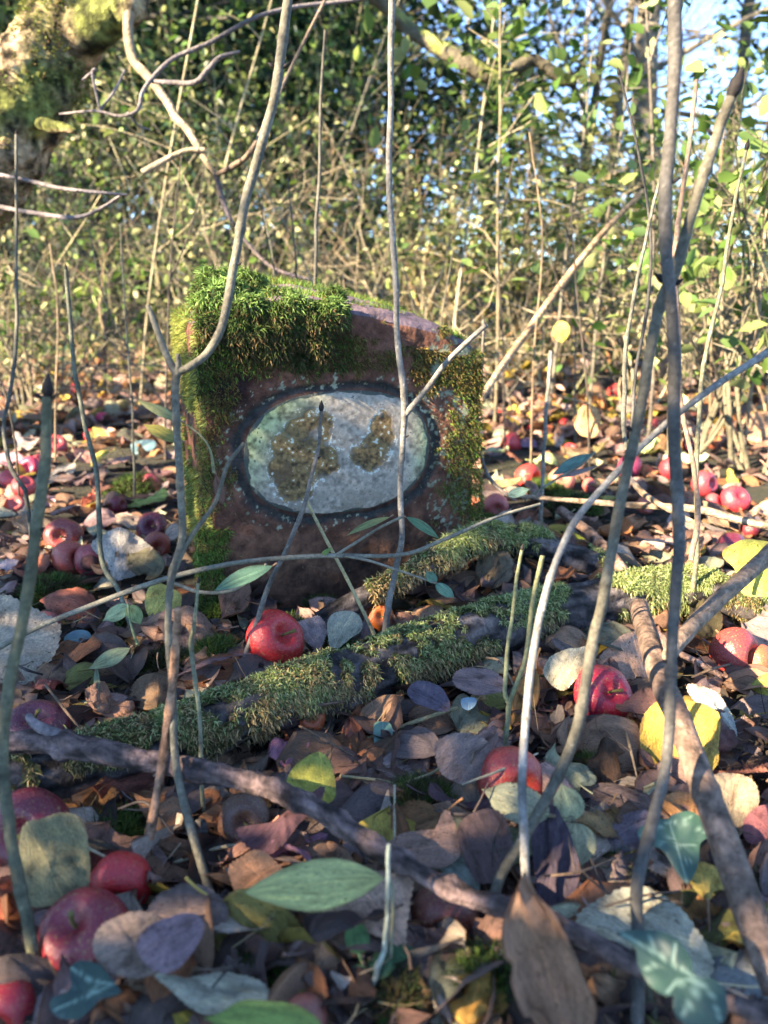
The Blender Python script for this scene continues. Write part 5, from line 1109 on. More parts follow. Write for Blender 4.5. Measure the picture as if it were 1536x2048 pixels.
def litter():
    r = np.random.default_rng(77); things = []; stuff = MB()
    def place(px, py, L, z0, tiltsd):
        p = gp(px, py, 0); p[2] = float(ground_h(p[0], p[1])) + z0
        yaw = r.uniform(0, 2 * np.pi); n = np.array([r.normal(0, tiltsd), r.normal(-.15, tiltsd), 1.0])
        ax = np.array([np.cos(yaw), np.sin(yaw), 0]); n /= np.linalg.norm(n); ax -= n * (ax @ n); ax /= np.linalg.norm(ax)
        if r.uniform() < .3: n = -n
        return frame_mat(p - ax * L * .5, ax, n)
    # top layer: leaves one can tell apart
    cand = []; tries = 0
    while len(cand) < 238 and tries < 20000:
        tries += 1
        px = r.uniform(-20, 1556); py = 800 + (2060 - 800) * r.uniform() ** .8
        p = gp(px, py, 0); L = r.uniform(.055, .095); s = L * F / depth(p)
        if in_moss(px, py): continue
        ly = np.interp(px, [0, 150, 300, 450, 600, 750, 900, 1050, 1200, 1320, 1440, 1560], [1562, 1530, 1490, 1442, 1386, 1338, 1288, 1240, 1208, 1190, 1194, 1230])
        if ly - 45 < py < ly + 62 + .22 * s: continue
        by = np.interp(px, [0, 150, 300, 450, 560, 640, 720, 800, 900, 1000, 1110, 1200, 1300, 1420, 1580], [1488, 1494, 1522, 1552, 1583, 1622, 1672, 1722, 1777, 1810, 1848, 1892, 1942, 1988, 2052])
        if by - 5 < py < by + .30 * s: continue
        if 400 < px < 940 and 560 < py < 1215: continue
        if any((px - x) ** 2 + (py - y) ** 2 < (o.scale[0] * F / depth(np.array(o.location)) * .50 + s * .30 * (py > y)) ** 2 for x, y, o in APPLES): continue
        if any((px - hx) ** 2 + (py - hy) ** 2 < (hr * .62) ** 2 for hx, hy, hr in HPX): continue
        if (px - 560) ** 2 + (py - 1320) ** 2 < 95 ** 2: continue
        if any((px - a) ** 2 + (py - b) ** 2 < (.33 * (s + c)) ** 2 for a, b, c in cand): continue
        cand.append((px, py, s)); i = int(r.integers(len(FORMS))); k = int(r.choice(len(KW), p=KW))
        if py < 1100 and r.uniform() < .35: k = int(r.choice([4, 8, 10, 11, 12, 12]))
        o = new_obj('fallen_leaf', LMESH[i])
        M = place(px, py, L, .006 + .026 * r.uniform(), .42); o.matrix_world = M @ Matrix.Diagonal((L, L, L, 1))
        o.color = (*[float(np.clip(c * r.uniform(1.0, 1.75), 0, 1)) for c in KIND_P[k][0]], 1)
        a, b = form_words(i); ws = where(px, py); cn = KIND_P[k][1]
        rel = 'by'
        lb = unique([f'{cn} {a} {b} leaf by {ws[0]}', f'{cn} {a} {b} leaf by {ws[0]} towards {ws[1]}', f'{cn} {a} {b} leaf by {ws[0]} towards {ws[2]}', f'{cn} {a} {b} leaf between {ws[1]} and {ws[2]}', f'{cn} {a} leaf near {ws[0]} and {ws[3]}'])
        tag(o, lb or f'{cn} {a} {b} leaf near {ws[0]}', 'leaf', 'fallen leaves on the ground'); things.append(o)
    # everything underneath and farther off
    def dump(n, pxr, pyr, Lr, z0, z1, tilt, pw=1.0, bright=None):
        for _ in range(n):
            px = r.uniform(*pxr); py = pyr[0] + (pyr[1] - pyr[0]) * r.uniform() ** pw
            if in_moss(px, py, .6): continue
            i = int(r.integers(len(FORMS))); L = r.uniform(*Lr); k = int(r.choice(len(KW), p=KW))
            if bright and r.uniform() < bright: k = int(r.choice([4, 8, 11, 12, 12, 13, 7, 0, 10]))  # paler kinds farther off: sunlight put into the litter's colour
            M = np.array(place(px, py, L, r.uniform(z0, z1), tilt))
            V, Fq, lf = LOW[i]
            c = np.clip(np.array(KIND_P[k][0]) * r.uniform(.6, 1.6), 0, 1)
            stuff.add(V * L @ M[:3, :3].T + M[:3, 3], Fq, np.append(c, r.uniform()), lf)
    dump(1500, (-80, 1620), (1060, 2120), (.045, .085), -.006, .016, .34)
    dump(900, (-80, 1620), (860, 1150), (.04, .08), -.006, .012, .4, 1, .3)
    dump(1900, (-150, 1690), (740, 900), (.05, .09), 0, .04, .55, 1, .75)
    dump(2600, (-250, 1790), (655, 780), (.06, .10), 0, .08, .7, 1, .8)
    for _ in range(1600):                                            # beyond and around, outside the frame too
        y = r.uniform(-1.2, 9); x = r.uniform(-1.2, 1.2) * (1 + max(y, 0) * .6)
        i = int(r.integers(len(FORMS))); L = r.uniform(.05, .09); k = int(r.choice(len(KW), p=KW))
        p = np.array([x, y, float(ground_h(x, y)) + r.uniform(0, .02)]); yaw = r.uniform(0, 6.28)
        M = np.array(frame_mat(p, (math.cos(yaw), math.sin(yaw), r.normal(0, .2)), (r.normal(0, .3), r.normal(0, .3), 1)))
        V, Fq, lf = LOW[i]; stuff.add(V * L @ M[:3, :3].T + M[:3, 3], Fq, np.append(np.array(KIND_P[k][0]) * r.uniform(.5, 1), r.uniform()), lf)
    tag(stuff.build('leaf_litter', M_LEAFV), 'brown and violet dead leaves covering the woodland floor', None, None, 'stuff')
    # crumbs: bits of leaf, bark and twig between the leaves
    mb = MB(); n = 3600; px = r.uniform(-40, 1580, n); py = r.uniform(1000, 2100, n)
    P = np.array([gp(a, b) for a, b in zip(px, py)]); P[:, 2] = ground_h(P[:, 0], P[:, 1]) + .004 + .012 * r.uniform(size=n)
    foliage(mb, P, r.uniform(.006, .020, n), pal(n, [(.05, .03, .02), (.12, .07, .045), (.20, .13, .08), (.03, .022, .018)], [3, 3, 1, 3], .3), r.normal(size=(n, 3)) * .5 + np.array([0, 0, 1]), .55)
    n = 800; px = r.uniform(-40, 1580, n); py = r.uniform(950, 2100, n); P = np.array([gp(a, b) for a, b in zip(px, py)]); P[:, 2] = ground_h(P[:, 0], P[:, 1]) + .008 + .014 * r.uniform(size=n)
    d = r.normal(size=(n, 3)); d[:, 2] *= .2
    blades(mb, P, d, r.uniform(.02, .06, n), .0012, pal(n, [(.24, .16, .09), (.10, .06, .04), (.38, .29, .17), (.04, .03, .025)], [2, 3, 1, 2], .3), 0.1, 3)
    tag(mb.build('woodland_debris', M_MOSS), 'small crumbs of leaf and bark among the dead leaves', None, None, 'stuff')
bpy.context.view_layer.update()
HPX = []
for o in HEROES:
    if o.parent is not None: continue
    bb = [o.matrix_world @ Vector(c) for c in o.bound_box]; q = np.array([pix(np.array(b)) for b in bb]); c = q.mean(0)
    HPX.append((c[0], c[1], .5 * max(np.ptp(q[:, 0]), np.ptp(q[:, 1]))))
litter()

# moss tufts on the ground
def moss_tuft(px, py, rpx, i):
    c = gp(px, py, .012); rad = rpx * depth(c) / F; n = int(np.clip(rpx * 30, 700, 2600))
    mb = MB(); a = rng.uniform(0, 2 * np.pi, n); q = np.sqrt(rng.uniform(0, 1, n)) * (.75 + .5 * vnoise(np.stack([np.cos(a) * 1.5 + i, np.sin(a) * 1.5, 0 * a], -1), 4))
    h = np.clip(1 - q ** 2, 0, 1) * rad * .45
    P = np.stack([c[0] + np.cos(a) * q * rad, c[1] + np.sin(a) * q * rad * 1.1, 0 * a], -1); P[:, 2] = ground_h(P[:, 0], P[:, 1]) + h + .004
    d = np.stack([np.cos(a) * q * .8, np.sin(a) * q * .8, 0 * a + .9], -1) + rng.normal(size=(n, 3)) * .5
    dark = fbm(P, 45, 2, 70 + i) > .53
    colr = np.where(dark[:, None], pal(n, [(.05, .04, .02), (.035, .05, .015), (.075, .055, .025)], [2, 2, 1], .3), pal(n, [(.045, .08, .018), (.07, .115, .025), (.03, .05, .012), (.10, .15, .04)], [3, 3, 2, 1], .3))
    blades(mb, P, d, rng.uniform(.007, .018, n), .0013, colr, .9, 3)
    foliage(mb, P[:n // 5] - np.array([0, 0, .006]), .012, pal(n // 5, [(.02, .022, .01), (.03, .02, .012)], [1, 1]), None, .9)
    o = mb.build('moss_tuft', M_MOSS, None, origin=c)
    ws = where(px, py); sz = 'broad' if rpx > 58 else 'small' if rpx < 36 else 'middling'
    lb = unique([f'{sz} dark green moss tuft on the ground by {ws[0]}', f'{sz} dark green moss tuft by {ws[0]} towards {ws[1]}', f'{sz} dark green moss tuft between {ws[1]} and {ws[2]}'])
    tag(o, lb, 'moss', 'moss tufts among the leaves')
for i, s in enumerate(MOSS_SPOTS): moss_tuft(*s, i)

def small_twigs():
    r = np.random.default_rng(91)
    for i in range(26):
        px, py = r.uniform(40, 1500), r.uniform(1290, 2010); a = r.normal(.2, .9); L = r.uniform(70, 190); z = r.uniform(.02, .05)
        dx, dy = math.cos(a) * L / 2, math.sin(a) * L * .35; b = r.normal(0, 14)
        pts = [(px - dx, py - dy, z, 5), (px, py + b, z + r.uniform(0, .012), 6), (px + dx, py + dy, z - .005, 4)]
        P, rr = path_px(pts, True); Q = smooth_path(P, 8); mb = MB(); k = i % 4
        tube(mb, Q, np.interp(np.linspace(0, 1, len(Q)), [0, .5, 1], rr), 7, [(.06, .045, .04), (.30, .20, .12), (.16, .10, .065), (.42, .34, .22)][k], .25, 260)
        if k != 3:
            t = r.uniform(.3, .7); p = Q[int(t * (len(Q) - 1))]; d = np.array([r.normal(0, 1), r.normal(0, 1), .5]); d /= np.linalg.norm(d); tube(mb, np.array([p, p + d * .012, p + d * .026 + [0, 0, .003]]), np.array([.0010, .0008, .0004]), 6, (.12, .08, .06))
        o = mb.build('fallen_twig', M_STEM, None, origin=P[0]); ws = where(px, py); nm = ['blackish', 'tan', 'brown', 'straw-pale'][k]
        tag(o, unique([f'thin {nm} fallen twig by {ws[0]}', f'thin {nm} fallen twig by {ws[0]} towards {ws[1]}', f'thin {nm} fallen twig between {ws[1]} and {ws[2]}']) or f'thin {nm} fallen twig near {ws[0]}', 'twig', 'thin twigs fallen on the leaves')
small_twigs()

# ------------------------------------------------------------------ woodland behind
def branchy(mb, p, d, L, r, depth_, col, spread=.55, kids=3, sides=6, ends=None, up=.1, jit=.15):
    """Recursive bare branching."""
    n = 5; P = [np.asarray(p, float)]; d = np.asarray(d, float) / np.linalg.norm(d)
    for i in range(n):
        d = d + rng.normal(size=3) * jit + np.array([0, 0, up * .3]); d /= np.linalg.norm(d); P.append(P[-1] + d * L / n)
    P = np.array(P); tube(mb, P, np.linspace(r, r * .55, n + 1), sides, col, 0, cap=False)
    if depth_ == 0:
        if ends is not None: ends.extend(P[1:])
        return
    for k in range(kids):
        i = int(rng.integers(2, n + 1)); dd = d + rng.normal(size=3) * spread
        branchy(mb, P[i], dd, L * rng.uniform(.55, .8), r * .5, depth_ - 1, col, spread, kids, max(3, sides - 1), ends, up, jit)

# the mossy old apple tree at upper left
def old_tree():
    Y = 2.25
    path = [(-420, 620, 2.0, 270), (-250, 470, 2.08, 250), (-70, 335, 2.15, 225), (26, 222, 2.2, 196), (98, 110, 2.25, 160), (145, 20, 2.28, 145), (160, -90, 2.3, 145), (150, -300, 2.35, 150), (110, -560, 2.4, 130)]
    P, r = path_px(path); root = empty('old_tree', (P[0][0], P[0][1], float(ground_h(P[0][0], P[0][1]))))
    tag(root, 'old leaning fruit tree with a thick sunlit trunk coated in yellow-green moss', 'tree')
    base = np.array([P[0][0] - .12, P[0][1] - .08, -.1])
    Q = smooth_path(np.vstack([base, P]), 34); rr = np.interp(np.linspace(0, 1, len(Q)), np.linspace(0, 1, len(r) + 1), np.append(r[0] * 1.25, r))
    mb = MB()
    def cv(V, C, d):
        a = fbm(V, 6, 4, 80); b = fbm(V * np.array([1, 1, .4]), 60, 4, 81)[:, None]
        moss = np.clip((a - .47 + .12 * d[:, 2]) * 7, 0, 1)[:, None]
        bark = np.array([.29, .205, .125]) * np.clip((b - .5) * 6 + 1, .06, 2); g = np.array([.12, .13, .035]) * np.clip((b - .5) * 6 + 1, .1, 2)
        return bark * (1 - moss) + g * moss
    tube(mb, Q, rr, 110, (.3, .2, .1), .16, 22, 5, cv)
    # limbs
    def limb(pts, sides=20):
        A, b = path_px(pts); q = smooth_path(A, 12); tube(mb, q, np.interp(np.linspace(0, 1, len(q)), np.linspace(0, 1, len(b)), b), sides, (.3, .2, .1), .28, 20, 6, cv)
    limb([(130, 90, 2.25, 120), (185, 55, 2.22, 95), (240, 25, 2.2, 70), (262, 10, 2.18, 56), (280, -40, 2.2, 50), (330, -160, 2.3, 45), (420, -300, 2.4, 35)])
    limb([(60, 240, 2.16, 30), (100, 252, 2.08, 26), (130, 256, 2.02, 20), (152, 264, 2.0, 10)])
    o = mb.build('trunk', M_TRUNK, root, origin=root.location); o.location = (0, 0, 0)
    mb = MB()
    n = 15000; f = rng.uniform(0, len(Q) - 1.01, n); i = f.astype(int); c = Q[i] + (Q[i + 1] - Q[i]) * (f - i)[:, None]
    T = np.gradient(Q, axis=0)[i]; T /= np.linalg.norm(T, axis=1)[:, None]; d = rng.normal(size=(n, 3)); d -= T * (d * T).sum(1)[:, None]; d /= np.linalg.norm(d, axis=1)[:, None]
    P0 = c + d * (rr[i] * 1.02)[:, None]; keep = fbm(P0, 5, 3, 80) + .12 * d[:, 2] > .47; P0, d = P0[keep], d[keep]; m = len(P0)
    blades(mb, P0, d + rng.normal(size=(m, 3)) * .5, rng.uniform(.006, .016, m), .0045, pal(m, [(.11, .13, .03), (.16, .17, .055), (.065, .08, .02), (.16, .11, .045)], [3, 2, 3, 1], .3), .9)
    o = mb.build('trunk_moss', M_MOSS, root, origin=root.location); o.location = (0, 0, 0)
    # bright drooping branch and its dark side twigs
    mb = MB()
    def tw(pts, col, b=.12):
        A, w_ = path_px(pts); q = smooth_path(A, 10); tube(mb, q, np.interp(np.linspace(0, 1, len(q)), np.linspace(0, 1, len(w_)), w_), 12, col, b, 40, 7, lambda V, C, d: C * (.6 + .8 * fbm(V, 30, 3, 83))[:, None])
    tw([(270, -10, 2.18, 25), (256, 45, 2.15, 21), (262, 105, 2.1, 19), (272, 128, 2.08, 18), (295, 152, 2.05, 19), (335, 205, 2.0, 17), (352, 236, 1.97, 16), (375, 260, 1.95, 15), (410, 318, 1.9, 12), (432, 350, 1.88, 10)], (.26, .19, .12))
    tw([(410, 300, 1.9, 10), (370, 302, 1.9, 10), (330, 320, 1.9, 12), (285, 345, 1.9, 13)], (.42, .33, .22))
    tw([(432, 350, 1.88, 10), (470, 330, 1.85, 12), (500, 305, 1.8, 10), (540, 230, 1.8, 7), (575, 150, 1.8, 6), (650, 0, 1.8, 6)], (.20, .14, .10))
    tw([(432, 350, 1.88, 12), (445, 400, 1.88, 10), (462, 440, 1.86, 8), (490, 480, 1.86, 7), (545, 535, 1.85, 7), (620, 560, 1.85, 6)], (.16, .12, .11))
    for pts in ([(760, -5, 1.85, 7), (620, 10, 1.83, 8), (560, 20, 1.8, 8), (500, 40, 1.78, 9), (420, 85, 1.76, 9), (350, 115, 1.75, 9), (310, 150, 1.74, 9), (285, 185, 1.72, 8), (275, 220, 1.7, 7), (240, 232, 1.7, 6), (190, 222, 1.72, 5), (120, 228, 1.8, 4)],
                [(305, 163, 1.74, 8), (345, 165, 1.72, 10), (390, 165, 1.7, 11), (415, 140, 1.7, 10), (440, 115, 1.7, 9), (480, 103, 1.7, 6)],
                [(200, 220, 1.72, 5), (185, 150, 1.72, 6), (190, 140, 1.72, 7), (165, 160, 1.74, 4)], [(200, 220, 1.72, 5), (230, 180, 1.74, 5), (250, 140, 1.78, 4)],
                [(255, 225, 1.72, 5), (275, 250, 1.74, 4), (300, 260, 1.76, 4)], [(0, 350, 1.6, 8), (60, 362, 1.58, 8), (130, 378, 1.56, 8), (255, 390, 1.55, 5)],
                [(-20, 410, 1.8, 10), (60, 425, 1.78, 9), (150, 435, 1.75, 9), (205, 415, 1.75, 7), (240, 392, 1.75, 6)]):
        tw(pts, (.15, .125, .12))
    o = mb.build('branch', M_FAR, root, origin=root.location); o.location = (0, 0, 0)
    mb = MB(); n = 900; P0 = np.stack([rng.normal(-1.2, .7, n), rng.normal(2.6, .7, n), rng.uniform(2.5, 3.5, n)], -1)
    foliage(mb, P0, rng.uniform(.04, .07, n), pal(n, LIT + YELLOW, [1, 1, 1, 1, 2, 2, 1, 1], .25), None, .55)
    o = mb.build('crown', M_FOL, root, origin=root.location); o.location = (0, 0, 0)
old_tree()

COLN = {'g': ('green-leaved', GREENS + LIT, [1, 2, .5, 1, 3, 2, 2, 1]), 'd': ('dark green', [(.022, .05, .022), (.035, .07, .025), (.014, .032, .016), (.07, .10, .035)], [2, 2, 3, .5]), 'y': ('yellow-leaved', YELLOW + LIT, [2, 2, 2, 1, 1, 2, 1, 1]), 'l': ('bright green', LIT + GREENS, [3, 2, 2, 1, 1, 2, 0, 1]), 'c': ('cream sunlit-tinted', [(.54, .49, .25), (.42, .43, .19), (.58, .52, .34), (.22, .29, .11), (.10, .16, .06)], [3, 3, 2, 3, 2]), 't': ('tan-leaved', TAN + YELLOW, [2, 2, 2, 1, 1, 1, 1, 1]), 'o': ('olive', [(.09, .12, .04), (.13, .145, .05), (.06, .085, .03), (.18, .18, .07)], [2, 2, 2, 1])}  # the cream palette puts sunlight into the leaf colour
BLM = [(100, 150, 'the old mossy trunk'), (650, 560, 'the moss cushion'), (780, 300, 'the slender central sapling'), (1260, 200, 'the tall dark trunk'), (1345, 300, 'the twin stems'), (1100, 200, 'the sky gap'), (550, 300, 'the elbowed sapling'), (950, 640, 'the cut side shoot'), (1130, 560, 'the slanting sunlit twig'), (350, 250, 'the drooping sunlit branch'), (1470, 500, 'the straw-coloured sapling'), (140, 600, 'the wavy stem'), (30, 500, 'the curved-foot stem'), (1000, 130, 'the crooked mossy limb'), (640, 300, 'the hair-thin stem')]
def bwhere(px, py):
    return [n for _, n in sorted(((px - x) ** 2 + (py - y) ** 2, n) for x, y, n in BLM)]
def blabel(desc, px, py, Y):
    ws = bwhere(px, py)
    far = 'just behind' if Y < 2.6 else 'beyond' if Y < 5 else 'far beyond'
    return unique([f'{desc} {far} {ws[0]}', f'{desc} {far} {ws[0]} towards {ws[1]}', f'{desc} {far} {ws[0]} and {ws[2]}', f'{desc} {far} {ws[1]} and {ws[3]}', f'{desc} between {ws[0]} and {ws[4]}', f'{desc} between {ws[1]} and {ws[2]}']) or f'{desc} {far} {ws[0]}'

def sapling(px, Y, h, lean, col, nleaf, lsize, key, layered=False, r0=.006, nb=5, desc=None, lo=.25):
    x = (px - PW / 2) / F * Y * 1.03; z0 = float(ground_h(x, Y)) - .02
    n = 7; P = [np.array([x, Y, z0])]; d = np.array([lean * .5, rng.normal(0, .06), 1.0])
    for i in range(n): d = d + np.array([lean * .12 + rng.normal(0, .05), rng.normal(0, .05), 0]); d /= np.linalg.norm(d); P.append(P[-1] + d * h / n)
    P = np.array(P); o = empty('thin_sapling', tuple(P[0]))
    mb = MB(); Q = smooth_path(P, 4); tube(mb, Q, np.linspace(r0, r0 * .45, len(Q)), 7, col, .12, 30, 3); ends = []
    for k in range(nb):
        t = rng.uniform(lo, .95); p = Q[int(t * (len(Q) - 1))]; dd = np.array([rng.normal(0, .8), rng.normal(0, .5), rng.uniform(.1, .7)]); dd /= np.linalg.norm(dd)
        L = h * rng.uniform(.12, .30) * (1.2 - t); m = 5; q = [p]
        for i in range(m): dd = dd + rng.normal(size=3) * .12; dd[2] += -.05 if layered else .03; dd /= np.linalg.norm(dd); q.append(q[-1] + dd * L / m)
        q = np.array(q); tube(mb, q, np.linspace(r0 * .45, r0 * .2, m + 1), 5, col, cap=False); ends.extend(q[1:])
    b = mb.build('stem', M_FAR, o, origin=P[0]); b.location = (0, 0, 0)
    if nleaf:
        mb = MB(); E = np.array(ends + list(Q[len(Q) // 2:])); idx = rng.integers(len(E), size=nleaf)
        c = E[idx] + rng.normal(size=(nleaf, 3)) * lsize * np.array([1, 1, .45 if layered else .8])
        nrm = rng.normal(size=(nleaf, 3)) * (.35 if layered else .8) + np.array([0, 0, 1.0])
        foliage(mb, c, rng.uniform(.7, 1.3, nleaf) * lsize, pal(nleaf, COLN[key][1], COLN[key][2], .25), nrm, .55)
        b = mb.build('leaves', M_FOL, o, origin=P[0]); b.location = (0, 0, 0)
    top = pix(P[-1]); md = pix(P[len(P) // 2])
    le = 'upright' if abs(lean) < .12 else 'slanting'
    tag(o, blabel(desc or f'{le} thin {COLN[key][0]} sapling' if nleaf else desc or f'{le} thin bare sapling', md[0], max(md[1], 0), Y), 'sapling', 'thin saplings in the wood')
    return o

def shrub(px, Y, h, w_, n, lsize, key, layered=False, lift=0.0, stems=6, desc=None, name='shrub', dens=.5):
    x = (px - PW / 2) / F * Y * 1.03; z0 = float(ground_h(x, Y)); o = empty(name, (x, Y, z0)); base = np.array([x, Y, z0])
    mb = MB(); ends = []
    for k in range(stems):
        d = np.array([rng.normal(0, .45 * w_ / h), rng.normal(0, .3), 1.0])
        branchy(mb, base + np.array([rng.normal(0, w_ * .12), rng.normal(0, w_ * .08), -.02]), d, h * rng.uniform(.5, .75), .004 + .004 * h, 2, TAN[k % 4] if key in 'ty' else (.14, .12, .08), .55, 3, 5, ends, .2)
    b = mb.build('stems', M_FAR, o, origin=base); b.location = (0, 0, 0)
    E = np.array(ends); mb = MB(); nc = 16
    # leaf clumps round the branch ends, with gaps between
    cl = E[rng.integers(len(E), size=nc * 2)]; idx = rng.integers(len(cl), size=n)
    c = cl[idx] + rng.normal(size=(n, 3)) * np.array([w_ * .17, w_ * .14, h * (.05 if layered else .11)])
    m2 = rng.uniform(size=n) < dens; c[m2] = E[rng.integers(len(E), size=int(m2.sum()))] + rng.normal(size=(int(m2.sum()), 3)) * lsize
    c[:, 2] = np.maximum(c[:, 2], z0 + .02 + lift)
    nrm = rng.normal(size=(n, 3)) * (.4 if layered else .9) + np.array([0, 0, 1.0])
    foliage(mb, c, rng.uniform(.6, 1.35, n) * lsize, pal(n, COLN[key][1], COLN[key][2], .3), nrm, .55)
    b = mb.build('leaves', M_FOL, o, origin=base); b.location = (0, 0, 0)
    md = pix(base + np.array([0, 0, h * .6])); sz = 'low' if h < .8 else 'tall' if h > 1.7 else 'bushy'
    tag(o, blabel(desc or f'{sz} {COLN[key][0]} shrub', md[0], md[1], Y), 'shrub', 'shrubs in the wood')
    return o

def stalk(px, Y, h, lean, col, forks, desc=None, r0=.0032):
    x = (px - PW / 2) / F * Y * 1.03; z0 = float(ground_h(x, Y)) - .01; P = [np.array([x, Y, z0])]; d = np.array([lean, rng.normal(0, .1), 1.0])
    for i in range(6): d = d + np.array([rng.normal(0, .09), rng.normal(0, .06), 0]); d /= np.linalg.norm(d); P.append(P[-1] + d * h / 6)
    Q = smooth_path(P, 3); mb = MB(); tube(mb, Q, np.linspace(r0, r0 * .5, len(Q)), 6, col, .1, 60)
    for k in range(forks):
        t = rng.uniform(.45, .95); p = Q[int(t * (len(Q) - 1))]; s = rng.choice([-1, 1]); dd = np.array([s * rng.uniform(.4, .9), rng.normal(0, .3), .7]); dd /= np.linalg.norm(dd)
        q = np.array([p, p + dd * h * .09, p + dd * h * .18 + np.array([0, 0, h * .04 * rng.normal()])]); tube(mb, q, np.array([r0 * .7, r0 * .55, r0 * .3]), 5, col)
    o = mb.build('dry_stalk', M_FAR, None, origin=P[0]); md = pix(np.array(P[4]))
    f = 'forked' if forks > 1 else 'plain'; l = 'slanting' if abs(lean) > .22 else 'upright'; s = 'tall' if h > .9 else 'short'
    tag(o, blabel(f'{s} {l} {f} straw-pale stalk', md[0], md[1], Y), 'dry stalk', 'pale dry stalks in the undergrowth')

# straw-pale stalks and dead stems, thickest at the left
for i in range(78):
    px = rng.uniform(-80, 900) if i < 54 else rng.uniform(900, 1600); Y = rng.uniform(2.9, 5.4)
    if 380 < px < 980 and Y < 1.9: continue
    stalk(px, Y, rng.uniform(.35, 1.1), rng.normal(0, .38), [(.50, .42, .25), (.42, .33, .19), (.33, .24, .15), (.44, .42, .22)][i % 4], int(rng.integers(0, 5)))
# bare twiggy bushes
def bare_bush(px, Y, h, col, i):
    x = (px - PW / 2) / F * Y * 1.03; base = np.array([x, Y, float(ground_h(x, Y)) - .02]); mb = MB(); ends = []
    for k in range(4): branchy(mb, base + np.array([rng.normal(0, .05), rng.normal(0, .05), 0]), (rng.normal(0, .5), rng.normal(0, .3), 1), h * rng.uniform(.4, .6), .0045, 3, col, .75, 3, 6, ends, .05, .22)
    o = mb.build('bare_bush', M_FAR, None, origin=base); md = pix(base + np.array([0, 0, h * .6]))
    tag(o, blabel(['pale twiggy leafless bush', 'dark twiggy leafless bush', 'tan twiggy leafless bush'][i % 3], md[0], max(md[1], 0), Y), 'bush', 'leafless bushes in the wood')
for i, (px, Y, h) in enumerate([(60, 3.0, .9), (230, 3.0, 1.1), (330, 2.5, .8), (480, 3.2, 1.2), (600, 2.7, .9), (720, 3.6, 1.3), (860, 3.0, 1.1), (1000, 2.6, .9), (1120, 3.2, 1.2), (1240, 2.7, 1.0), (1400, 2.8, 1.2), (1530, 2.3, 1.1), (130, 4.2, 1.6), (560, 4.4, 1.7), (930, 4.6, 1.7), (1320, 4.4, 1.8)]):
    bare_bush(px, Y, h, [(.40, .32, .21), (.10, .085, .07), (.28, .19, .12)][i % 3], i)
# thin saplings
for i in range(26):
    px = rng.uniform(-100, 1640); Y = rng.uniform(2.6, 6.5)
    if 930 < px < 1420 and i % 3: continue
    key = ['c', 'g', 'c', 'l', 'o', 'y'][i % 6]
    sapling(px, Y, rng.uniform(1.0, 2.6) if not 880 < px < 1450 else rng.uniform(.7, 1.1), rng.normal(0, .22), [(.22, .19, .13), (.30, .25, .16), (.13, .115, .085), (.38, .31, .19)][i % 4], int(rng.integers(15, 90)), .034, key, i % 3 == 0, rng.uniform(.003, .006), 10)
# leafy shrubs, near ones right of the stone
for a in [(1230, 3.0, .7, .6, 260, .040, 'l'), (1400, 2.0, .70, .5, 300, .045, 'l'), (1520, 1.8, .75, .4, 260, .048, 'l'), (1545, 2.6, 1.05, .6, 420, .045, 'g'), (1330, 2.9, .75, .7, 420, .038, 'g'), (1450, 3.4, .95, .9, 520, .038, 'l'),
          (1050, 3.4, .70, .9, 520, .038, 'o', True), (1130, 3.8, .9, 1.1, 700, .038, 'g', True), (960, 3.6, 1.0, 1.0, 700, .036, 'o', True), (1210, 4.0, 1.05, 1.0, 800, .036, 'o', True), (880, 3.6, .7, .7, 380, .034, 'y'), (760, 3.8, .9, .8, 480, .032, 'c'),
          (520, 3.6, .8, .8, 420, .032, 'c'), (620, 3.6, .95, 1.0, 600, .032, 'g'), (420, 3.9, .9, .9, 460, .032, 'c'), (300, 3.7, .65, .7, 300, .034, 'l'), (180, 3.9, .8, .8, 400, .034, 'c'), (60, 2.6, .6, .6, 380, .034, 'g'), (0, 3.9, 1.1, .9, 520, .034, 'c'), (250, 4.2, 1.1, 1.1, 800, .034, 'g'), (480, 4.6, 1.3, 1.2, 900, .034, 'c'), (700, 4.8, 1.3, 1.2, 850, .034, 'd'),
          (880, 5.0, 1.1, 1.1, 800, .036, 'g'), (90, 4.8, 1.4, 1.2, 850, .036, 'c'), (1060, 5.6, 1.15, 1.2, 800, .04, 'g'), (1250, 5.8, 1.3, 1.3, 900, .04, 'g'), (1430, 5.0, 1.0, 1.2, 800, .04, 'g'), (1590, 4.4, 1.6, 1.1, 900, .042, 'd')]:
    shrub(*a)
# tall dark thicket closing the left and centre
for i, (px, Y, h, w_, k) in enumerate([(-100, 6.5, 3.4, 2.2, 'd'), (120, 7.2, 3.4, 2.2, 'd'), (330, 6.6, 3.2, 2.0, 'd'), (520, 7.4, 3.5, 2.2, 'd'), (700, 7.0, 3.2, 1.9, 'd'), (800, 8.0, 2.6, 1.3, 'd'), (430, 5.8, 2.4, 1.6, 'g'), (620, 5.9, 2.3, 1.4, 'g'), (210, 5.6, 2.2, 1.5, 'o'), (20, 5.8, 2.6, 1.5, 'g'), (1680, 6.4, 3.0, 1.4, 'd')]):
    shrub(px, Y, h, w_, 4600 if k == 'd' else 2200, .075 if k == 'd' else .055, k, False, 0, 9, None, 'evergreen_thicket' if k == 'd' else 'shrub', .4)
for i in range(7):
    shrub(-160 + i * 138 + rng.uniform(-30, 30), rng.uniform(9.2, 11), rng.uniform(3.8, 4.6) if i < 7 else 3.4, 2.6, 5200, .13, 'd', False, 0, 10, None, 'evergreen_thicket', .35)
for i in range(14):                                            # low growth along the foot of the thicket
    shrub(-120 + i * 130 + rng.uniform(-30, 30), rng.uniform(6.0, 8.5), rng.uniform(.8, 1.2), 1.6, 1000, .05, 'dgdo'[i % 4], False, 0, 7)
